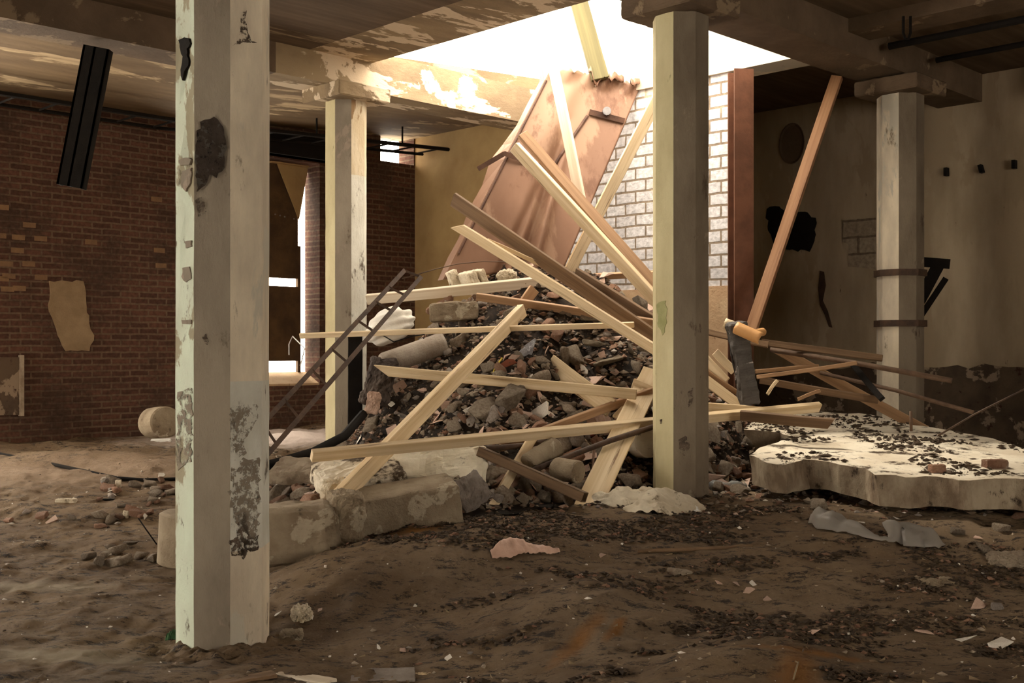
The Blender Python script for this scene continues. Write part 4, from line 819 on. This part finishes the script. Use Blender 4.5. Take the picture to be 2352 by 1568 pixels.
# crushed bottle
p = H(1672, 1128); root = empty('crushed_bottle', p, 'crushed clear plastic bottle on the floor right of the centre column', 'bottle')
bm = bmesh.new(); n = 20; prof = [(-.15,.0),(-.148,.035),(-.12,.05),(-.06,.045),(-.03,.03),(.0,.028),(.03,.045),(.08,.048),(.11,.035),(.135,.015),(.155,.014)]
mb = MB(); vs = []
for i, (x, r) in enumerate(prof):
    for k in range(n):
        a = 2*math.pi*k/n; q = r*(1+.3*mn.noise(Vector((x*22, math.cos(a)*1.3, math.sin(a)*1.3)))); vs.append((x, q*math.cos(a), q*math.sin(a)*.85))
mb.add(vs, [(i*n+k, i*n+(k+1) % n, (i+1)*n+(k+1) % n, (i+1)*n+k) for i in range(len(prof)-1) for k in range(n)])
o = mb.build('body', M['bottle'], root, matrix=Matrix.Translation(p+Vector((0,0,.045))) @ Matrix.Rotation(rad(8), 4, 'Z'), smooth=True); thick(o, .0015)
# torn plastic film, pink plastic, scraps
def ribbon(name, pts, m, label, cat, t=.002, seed=0, lift=.01):   # pts: (px, py, half width m, height m)
    n = 40; k = 8; mb = MB(); vs = []; P3 = [(H(a, b), w_, h) for a, b, w_, h in pts]
    for i in range(n+1):
        f = i/n*(len(P3)-1); j = min(int(f), len(P3)-2); g = f-j; g2 = g*g*(3-2*g)
        c = P3[j][0].lerp(P3[j+1][0], g); w_ = P3[j][1]*(1-g2)+P3[j+1][1]*g2; h = P3[j][2]*(1-g2)+P3[j+1][2]*g2
        dr = (P3[j+1][0]-P3[j][0]); dr.z = 0; dr.normalize(); nn = Vector((-dr.y, dr.x, 0))
        for q in range(k+1):
            u = q/k*2-1; pos = c+nn*u*w_
            pos.z = gz(pos.x, pos.y)+lift+h*(1-u*u)*(.8+.4*mn.noise(Vector((f*3, u*2, seed))))+.018*abs(mn.noise(Vector((f*7, u*4, seed))))+h*.7*max(0, u)
            vs.append(pos)
    mb.add(vs, [(i*(k+1)+q, i*(k+1)+q+1, (i+1)*(k+1)+q+1, (i+1)*(k+1)+q) for i in range(n) for q in range(k)])
    return tag(thick(mb.build(name, M[m], smooth=True), t), label, cat)
ribbon('plastic_film', [(1868,1200,.05,.08), (1905,1212,.10,.08), (1960,1222,.07,.05), (2015,1243,.025,.02), (2045,1250,.02,.02), (2065,1245,.12,.10), (2120,1252,.13,.08), (2165,1262,.05,.02)], 'film', 'torn milky plastic film lying on the floor below the fallen slab', 'plastic film')
ribbon('pink_scrap', [(1128,1285,.02,.01), (1160,1275,.06,.03), (1200,1268,.05,.035), (1240,1268,.03,.02), (1285,1272,.015,.01)], 'pink', 'pinkish torn plastic scrap half buried on the sand mound', 'plastic', seed=4)
ribbon('white_scrap', [(1560,1168,.03,.02), (1585,1172,.04,.03), (1604,1180,.02,.01)], 'foil', 'small white paper scrap below the plaster at the centre column', 'paper', seed=5)
ribbon('paper_scrap', [(545,1472,.02,.03), (562,1466,.035,.03), (580,1474,.02,.01)], 'foil', 'folded white paper scrap at the foot of the nearest column', 'paper', seed=6)
ribbon('green_leaf', [(382,1472,.02,.02), (396,1468,.035,.03), (408,1474,.015,.01)], 'leaf', 'small green leafy weed at the left foot of the nearest column', 'weed', seed=7)
ribbon('red_rag', [(1322,1006,.015,.01), (1350,1001,.025,.02), (1392,998,.02,.01)], 'red_cloth', 'crumpled red rag under the longest timber', 'rag', seed=8)
tube_o('floor_stick', [(1465,1266), (1560,1262), (1655,1258), (1728,1254)], .014, 'pine_brown', 'long thin dark stick lying on the floor in front of the centre column', 'stick', 6)
tube_o('twig', [(1822,1560), (1832,1525), (1846,1490)], .004, 'straw', 'pale forked twig near the bottom edge', 'twig', 5)
tube_o('twig', [(318,1190,7.9), (335,1215,7.85), (360,1250,7.8)], .005, 'black', 'thin black wire stalk standing left of the nearest column', 'twig', 5)
# ---------------------------------------------------------------- rubble pieces
def hull(seed, size, n=16, rnd=.0, flat=False):
    rr = random.Random(seed); bm = bmesh.new()
    for _ in range(n):
        v = Vector((rr.uniform(-1,1), rr.uniform(-1,1), rr.uniform(-1,1)))
        if rnd: v = v.normalized()*(rnd+(1-rnd)*rr.random())
        else:
            k = max(abs(v.x), abs(v.y), abs(v.z)); v = v/k*rr.uniform(.75, 1)
        if flat: v.z = math.copysign(1, v.z)
        bm.verts.new((v.x*size[0], v.y*size[1], v.z*size[2]))
    r_ = bmesh.ops.convex_hull(bm, input=bm.verts)
    bmesh.ops.delete(bm, geom=[g for g in r_['geom_interior'] if isinstance(g, bmesh.types.BMVert)], context='VERTS')
    bmesh.ops.dissolve_limit(bm, angle_limit=rad(14), verts=bm.verts, edges=bm.edges)
    try: bmesh.ops.bevel(bm, geom=bm.edges[:], offset=min(size)*.12, segments=1, affect='EDGES')
    except Exception: pass
    bmesh.ops.recalc_face_normals(bm, faces=bm.faces)
    me = bpy.data.meshes.new('piece'); bm.to_mesh(me); bm.free(); return me
kinds = {
 'concrete_chunk': [( 'concrete', hull(100+i, (1, R(.6,.9), R(.4,.7)))) for i in range(10)],
 'brick_fragment': [( 'brickchunk', hull(200+i, (1, R(.5,.6), R(.35,.45)), 30)) for i in range(7)],
 'tile_shard': [( 'tile', hull(300+i, (1, R(.6,.9), .09), 9, flat=True)) for i in range(9)],
 'pale_shard': [( 'tile_white', hull(400+i, (1, R(.6,.9), .12), 9, flat=True)) for i in range(5)],
 'grey_stone': [( 'stone', hull(500+i, (1, R(.6,.8), R(.3,.6)), 18, .6)) for i in range(7)]}
for k_, L_ in kinds.items():
    for m_, me in L_: me.materials.append(M[m_])
desc = {'concrete_chunk': ('rough buff concrete chunk', 'concrete', 'concrete chunks'), 'brick_fragment': ('broken brown brick', 'brick', 'broken bricks'),
        'tile_shard': ('flat pinkish tile shard', 'tile', 'pinkish tile shards'), 'pale_shard': ('flat pale tile shard', 'tile', 'pale tile shards'), 'grey_stone': ('grey angular stone', 'stone', 'grey stones')}
LM = [(1210,1260,'pink plastic scrap'),(1250,640,'whitish timber end'),(1040,715,'yellowish-grey block'),(898,760,'white sack'),(950,812,'cement pipe'),(870,880,'dark felt lump'),(1200,810,'glazed shard'),(1170,725,'diagonal timber top'),(1060,850,'pointed level plank'),
  (1300,860,'broad board'),(1385,810,'ridged chunk'),(1400,640,'steep board foot'),(1460,745,'long lath end'),(1082,940,'bright white shard'),(1345,950,'mauve shard'),(990,940,'middle of the diagonal timber'),(900,1020,'longest timber crossing'),
  (740,1045,'longest timber end'),(790,980,'far left column foot'),(1000,1060,'white plaster plate'),(822,1085,'white-topped plate'),(925,1160,'long beige block'),(668,1220,'rounded column piece'),(1125,1160,'short batten foot'),(1246,1046,'grey concrete cylinder'),(1303,1082,'short cylinder'),(1345,1140,'square tube end'),
  (1400,1060,'broad steep board'),(1350,1002,'red rag'),(1492,1160,'plaster spill'),(1560,1060,'centre column'),(1672,1125,'crushed bottle'),(1705,830,'grey bark timber'),(1850,900,'brown plank'),(1950,870,'rusty pipes'),(1760,960,'left end of the slab'),(1750,1050,'front corner of the slab'),(2010,1150,'slab front'),(2150,1090,'brick bit on the slab'),
  (1960,1220,'plastic film'),(2150,1338,'flat brown stone'),(2315,1290,'larger brown stone'),(1560,1316,'grey angular brick'),(1600,1262,'long dark stick'),(1830,1530,'pale twig'),(690,1418,'whitish stone'),(668,1462,'squat brown stone'),(880,1550,'flat grey tile'),(560,1490,'red brick lump'),(152,1150,'flat white brick'),(272,1118,'white brick stump'),(290,1186,'nearer pale stump'),(262,1280,'lump cluster'),
  (366,970,'drum by the brick wall'),(60,1190,'left edge of the picture'),(1090,640,'pale upright bricks'),(1300,700,'mortar lump'),(1240,930,'pinkish-brown shard'),(1100,890,'pointed plank'),(1440,880,'board stub')]
def zone(x, y, z):
    px = 1176+x/y*F; py = HOR-(z-EYE)/y*F
    a, b, nm = min(LM, key=lambda l: (l[0]-px)**2+((l[1]-py)*1.3)**2); dx, dy = px-a, py-b
    if dx*dx+dy*dy < 500: return 'right at the '+nm
    far = '' if dx*dx+dy*dy < 3600 else 'some way '
    if abs(dx) > abs(dy)*1.6: return far+('right' if dx > 0 else 'left')+' of the '+nm
    if abs(dy) > abs(dx)*1.6: return far+('below' if dy > 0 else 'above')+' the '+nm
    return far+('below' if dy > 0 else 'above')+' and '+('right' if dx > 0 else 'left')+' of the '+nm
rs = random.Random(11)
def scatter(kind, x, y, size, sink=.3, tilt=.6):
    tl = rs.uniform(-tilt, tilt); m_, me = rs.choice(kinds[kind]); o = bpy.data.objects.new(kind, me); C.objects.link(o)
    z = gz(x, y); e = .05; nx = -(gz(x+e, y)-gz(x-e, y))/(2*e); ny = -(gz(x, y+e)-gz(x, y-e))/(2*e)
    q = Vector((nx, ny, 1)).normalized().to_track_quat('Z', 'Y').to_matrix() @ Matrix.Rotation(rs.uniform(0, 6.28), 3, 'Z') @ Matrix.Rotation(tl, 3, 'X') @ Matrix.Rotation(rs.uniform(-tilt, tilt), 3, 'Y')
    o.rotation_euler = q.to_euler(); hz = size*(.09 if 'shard' in kind else .4)
    o.location = (x, y, z+hz*(1-sink)+(size*.15 if 'shard' in kind else 0)); o.scale = (size,)*3
    a, c, g = desc[kind]; zn = zone(x, y, z); sw = 'small ' if size < .048 else ('' if size < .08 else 'large ')
    if 'shard' in kind: a = a.replace('flat ', '') if abs(tl) < .35 else a.replace('flat', 'tilted')
    elif abs(tl) > .4: a = 'tilted '+a.replace('rough ', '')
    return tag(o, sw+a+' '+zn, c, g+' in and around the rubble')
cnt = 0
while cnt < 640:
    x, y = rs.uniform(-1.9, 2.0), rs.uniform(8.15, 11.9)
    if cnt > 400: y = rs.uniform(8.15, 9.9)
    if heap_h(x, y) < (.08 if cnt < 400 else .015) or (x+y)*.7071 > 9.2 or math.hypot(x-1.31, y-8.8) < .33 or math.hypot(x+1.735, y-11.84) < .35: continue
    qx = 1176+x/y*F; qy = HOR-(gz(x, y)-EYE)/y*F
    if (870 < qx < 1125 and 1000 < qy < 1125) or (725 < qx < 905 and 1040 < qy < 1150): continue
    k_ = rs.choices(list(kinds), (4, 2.2, 3.2, .8, 2))[0]
    scatter(k_, x, y, rs.uniform(.035, .085)*(1.15 if 'shard' in k_ else 1)*(1.25 if y < 9.5 else 1)*rs.choice((1, 1, 1, 1.5)), .25, .7); cnt += 1
for _ in range(40):
    x, y = rs.uniform(1.7, 3.2), rs.uniform(9.6, 11); scatter(rs.choice(['concrete_chunk', 'brick_fragment', 'tile_shard']), x, y, rs.uniform(.04, .09))
for _ in range(34):
    p = H(rs.uniform(225, 402), rs.uniform(1095, 1215)); scatter(rs.choice(['concrete_chunk', 'brick_fragment', 'brick_fragment', 'pale_shard', 'grey_stone']), p.x, p.y, rs.uniform(.03, .08), .2, .4)
# floor: small group of brick lumps at left, loose bits
for (px, py, sz) in ((270,1272,.085), (285,1295,.07), (240,1282,.06), (205,1285,.06), (300,1258,.06), (255,1262,.05), (325,1285,.07), (350,1290,.06), (262,1300,.08), (228,1298,.06)):
    p = H(px, py); scatter('concrete_chunk', p.x, p.y, sz*.9, .1, .3)
for px, py, k_, sz in ((60,1185,'grey_stone',.05),(20,1200,'brick_fragment',.05),(95,1190,'brick_fragment',.06),(120,1195,'tile_shard',.06),(165,1195,'concrete_chunk',.05),(240,1118,'brick_fragment',.05),(310,1120,'concrete_chunk',.06),(345,1118,'concrete_chunk',.07),
    (380,1125,'brick_fragment',.06),(395,1135,'concrete_chunk',.07),(335,1108,'grey_stone',.05),(352,1155,'concrete_chunk',.05),(345,1180,'brick_fragment',.05),(250,1200,'concrete_chunk',.055),(270,1205,'grey_stone',.04),(30,1205,'pale_shard',.05),
    (868,1488,'pale_shard',.025),(940,1490,'grey_stone',.022),(925,1500,'tile_shard',.022),(640,1418,'pale_shard',.025),(722,1420,'pale_shard',.025),(735,1405,'tile_shard',.02),(1080,1503,'grey_stone',.02),(1030,1515,'pale_shard',.03),
    (1385,1280,'tile_shard',.03),(1650,1345,'tile_shard',.03),(1692,1345,'tile_shard',.028),(1728,1345,'pale_shard',.03),(1720,1365,'tile_shard',.035),(1760,1378,'tile_shard',.035),(1870,1455,'tile_shard',.04),(1880,1475,'tile_shard',.03),
    (2170,1422,'pale_shard',.03),(2245,1395,'tile_shard',.06),(2290,1400,'grey_stone',.05),(2120,1460,'tile_shard',.06),(2215,1475,'pale_shard',.06),(2290,1488,'pale_shard',.07),(2090,1350,'tile_shard',.03),(2200,1230,'concrete_chunk',.05),
    (2250,1240,'tile_shard',.05),(2300,1220,'concrete_chunk',.06),(2060,1195,'pale_shard',.035),(1975,1205,'pale_shard',.03),(2260,1270,'concrete_chunk',.06),(2340,1190,'brick_fragment',.06),(1742,1180,'tile_shard',.04),(1790,1160,'brick_fragment',.04),
    (1700,1090,'tile_shard',.06),(1760,1118,'tile_shard',.08),(1690,1075,'pale_shard',.04),(1880,1165,'concrete_chunk',.07),(1990,1160,'concrete_chunk',.06),(1800,1115,'concrete_chunk',.05),(1650,1085,'brick_fragment',.05),(1850,1140,'grey_stone',.05)):
    p = H(px, py); scatter(k_, p.x, p.y, sz, .2, .3)
# named shards that stand out on the heap
def named(kind, px, py, size, label, rot=(0,0,0), mi=None, scale=(1,1,1)):
    p = H(px, py, -.04); o = scatter(kind, p.x, p.y, size); o.location = p; o.rotation_euler = [rad(v) for v in rot]; o.scale = [size*v for v in scale]
    o['label'] = label; del o['group']
    if mi: o.data = o.data.copy(); o.data.materials.clear(); o.data.materials.append(M[mi])
    return o
named('pale_shard', 1205, 805, .14, 'bluish-grey glazed shard on the heap between the diagonal timber and the lower sloping board', (62, -25, 10), 'glaze', (1, .6, 1))
named('tile_shard', 1165, 835, .09, 'brick-red shard leaning on the grey glazed piece', (65, -30, 0), 'red_brick', (1, .6, 1))
named('pale_shard', 1082, 940, .085, 'bright white shard right of the diagonal timber, low on the heap', (55, 5, 0))
named('tile_shard', 1028, 935, .09, 'large pinkish shard touching the diagonal timber', (70, 10, 30), None, (1, 1, 1))
named('pale_shard', 1340, 926, .055, 'small bright white square shard under the pointed level plank', (60, 8, 10))
named('tile_shard', 1192, 856, .065, 'pinkish square tile piece just above the pointed level plank', (75, 5, 0))
named('tile_shard', 1345, 952, .10, 'rounded mauve shard left of the reddish batten', (75, 0, 60), 'stone')
named('tile_shard', 1200, 958, .10, 'broad pinkish-brown shard above the longest timber', (70, 0, 20))
named('stone' if False else 'grey_stone', 1165, 1130, .09, 'pale rounded flat stone at the heap foot under the square tube', (70, 0, 0), 'block')
named('concrete_chunk', 1370, 790, .11, 'knobbly ridged concrete chunk right of the glazed shard', (0, 10, 15), 'block', (1.3, .7, .6))
named('concrete_chunk', 1400, 830, .12, 'long knobbly concrete chunk above the broad board', (0, -12, 10), 'block', (1.4, .7, .5))
named('concrete_chunk', 1365, 730, .12, 'buff lump of mortar just under the long sloping boards', (0, 5, 10), 'block', (1.2, .7, .6))
named('pale_shard', 895, 925, .07, 'crumpled whitish flake at the left foot of the heap', (30, 20, 10), 'sack')
# ---------------------------------------------------------------- uncountable bits
def bits(name, pts, mats, label, cat, seed=1, el=(.6, 1, .5)):
    rg = np.random.RandomState(seed); base = np.array([(1,0,0),(-1,0,0),(0,1,0),(0,-1,0),(0,0,1),(0,0,-1)], float); faces = [(0,2,4),(2,1,4),(1,3,4),(3,0,4),(2,0,5),(1,2,5),(3,1,5),(0,3,5)]
    n = len(pts); V = []; Fa = []; mi = []
    for i, (x, y, z, s_, k) in enumerate(pts):
        b = base*np.array([1, el[0], el[2]])*(.6+.8*rg.rand(6, 1))*s_
        a = rg.rand()*6.28; t = (rg.rand()-.5)*1.6; ca, sa, ct, st = math.cos(a), math.sin(a), math.cos(t), math.sin(t)
        Rm = np.array([[ca,-sa,0],[sa,ca,0],[0,0,1]]) @ np.array([[1,0,0],[0,ct,-st],[0,st,ct]])
        V.append(b @ Rm.T+np.array([x, y, z+s_*.2])); Fa += [(a_+6*i, b_+6*i, c_+6*i) for a_, b_, c_ in faces]; mi += [k]*8
    me = bpy.data.meshes.new(name); me.from_pydata(np.concatenate(V).tolist(), [], Fa)
    for m in mats: me.materials.append(M[m])
    me.polygons.foreach_set('material_index', mi); me.update()
    o = bpy.data.objects.new(name, me); C.objects.link(o); return tag(o, label, cat, kind='stuff')
rg = np.random.RandomState(3)
N_ = 26000; X = rg.uniform(-2.6, 3.6, N_); Y = rg.uniform(7.9, 12.2, N_)
hh = heap_h(X, Y); Z = np.maximum(floor_z(X, Y), heap_z(X, Y)); Sz = .010+.035*rg.rand(N_)**2.2*(.6+1.2*np.clip(vn(X*1.5, Y*1.5)+.5, 0, 1)); K = rg.choice(5, N_, p=(.26, .2, .36, .13, .05))
ok = ((hh > .05) | (rg.rand(N_) < .12)) & ((X+Y)*.7071 < 9.36) & (np.hypot(X-1.31, Y-8.8) > .25)
bits('rubble_gravel', list(zip(X[ok], Y[ok], Z[ok], Sz[ok], K[ok])), ['concrete', 'brickchunk', 'gravel', 'stone', 'tile'], 'small gravel and crumbled mortar covering the rubble heap', 'gravel')
N_ = 110000; X = rg.uniform(-3.6, 4.6, N_); Y = 4.4+rg.rand(N_)**1.3*5.2
dn = fbm(X*1.6+.5*Y, Y*4-.5*X, 5)*1.15+.42*gb(X, Y, 1.0, 6.3, 1.8, .35, -.42)+.35*gb(X, Y, .3, 7.5, 1.1, .5)+.3*gb(X, Y, 1.2, 7.7, 1.2, .4)+.2*gb(X, Y, 2.2, 5.3, 1.5, .3, -.2)-.10*ss(-X, .5, 1.5)
ok = (dn > .27) & (X > -1.4) & (rg.rand(N_) < np.clip((dn-.22)*5, 0, .95)) & (np.hypot(X+1.513, Y-5.93) > .3)
X, Y = X[ok], Y[ok]; n = len(X); Z = floor_z(X, Y)
bits('leaf_litter', list(zip(X, Y, Z, .006+.026*rg.rand(n)**2, (rg.rand(n) < .12).astype(int))), ['litter', 'brickchunk'], 'dark crumbs of leaf litter and soot strewn over the sandy floor', 'litter', 2, (.5, 1, .35))
N_ = 2600; X = rg.uniform(-4.5, 4.6, N_); Y = 4.4+rg.rand(N_)*7; Z = floor_z(X, Y); ok = (heap_h(X, Y) < .05) & in_room(X, Y)
bits('grit', list(zip(X[ok], Y[ok], Z[ok], .004+.018*rg.rand(ok.sum())**3, rg.choice(3, ok.sum()))), ['gravel', 'concrete', 'tile_white'], 'pale grit and small pebbles strewn over the floor', 'grit', 4)
N_ = 420; X = rg.uniform(-.8, 3, N_); Y = 4.5+rg.rand(N_)**1.4*2.6; Z = floor_z(X, Y); mbs = MB()
for x, y, z in zip(X, Y, Z):
    a = rg.rand()*6.28; l = .006+.022*rg.rand(); dx, dy = math.cos(a)*l, math.sin(a)*l; w_ = .0009
    mbs.add([(x-dx, y-dy, z+.004), (x+dx, y+dy, z+.006+.02*rg.rand()), (x+dx-dy/l*w_*2, y+dy+dx/l*w_*2, z+.008), (x, y, z+.012)], [(0,1,2),(0,2,3),(0,3,1),(1,3,2)])
tag(mbs.build('straw_bits', M['straw']), 'bits of dry straw and twigs over the sand in the foreground', 'straw', kind='stuff')
# slab dirt
N_ = 6000; X = rg.uniform(2.0, 4.4, N_); Y = rg.uniform(7.9, 10.9, N_); pts = []
from mathutils.bvhtree import BVHTree
so = bpy.data.objects['fallen_slab']; bv = BVHTree.FromPolygons([v.co.copy() for v in so.data.vertices], [tuple(p.vertices) for p in so.data.polygons])
for x, y in zip(X, Y):
    if fbm(np.array(x*2.2), np.array(y*2.2), 3) < .0: continue
    h_ = bv.ray_cast(Vector((x, y, 3)), Vector((0, 0, -1)))
    if h_[0] and h_[1].z > .7: pts.append((x, y, h_[0].z, .004+.04*rg.rand()**3.5, 0))
bits('slab_dirt', pts, ['litter'], 'dark crumbs of dirt on top of the fallen slab', 'dirt', 6, (.5, 1, .35))

# pieces that still read alike are told apart by their order in the picture
from collections import defaultdict
same = defaultdict(list)
for o in C.objects:
    if o.parent is None and 'label' in o: same[o['label']].append(o)
for lb, L_ in same.items():
    if len(L_) == 1: continue
    L_.sort(key=lambda o: o.location.x/o.location.y)
    if len(L_) == 2: nm = ['left-hand', 'right-hand']
    elif len(L_) == 3: nm = ['leftmost', 'middle', 'rightmost']
    else: nm = ['leftmost', 'second from left']+['third from left', 'fourth from left', 'fifth from left'][:len(L_)-3]+['rightmost']
    for o, n_ in zip(L_, nm): o['label'] = n_+' '+lb
for o in C.objects:
    if 'label' in o and len(o['label'].split()) > 16: o['label'] = o['label'].replace('some way ', '').replace('broken brown', 'brown').replace('rough buff', 'buff')
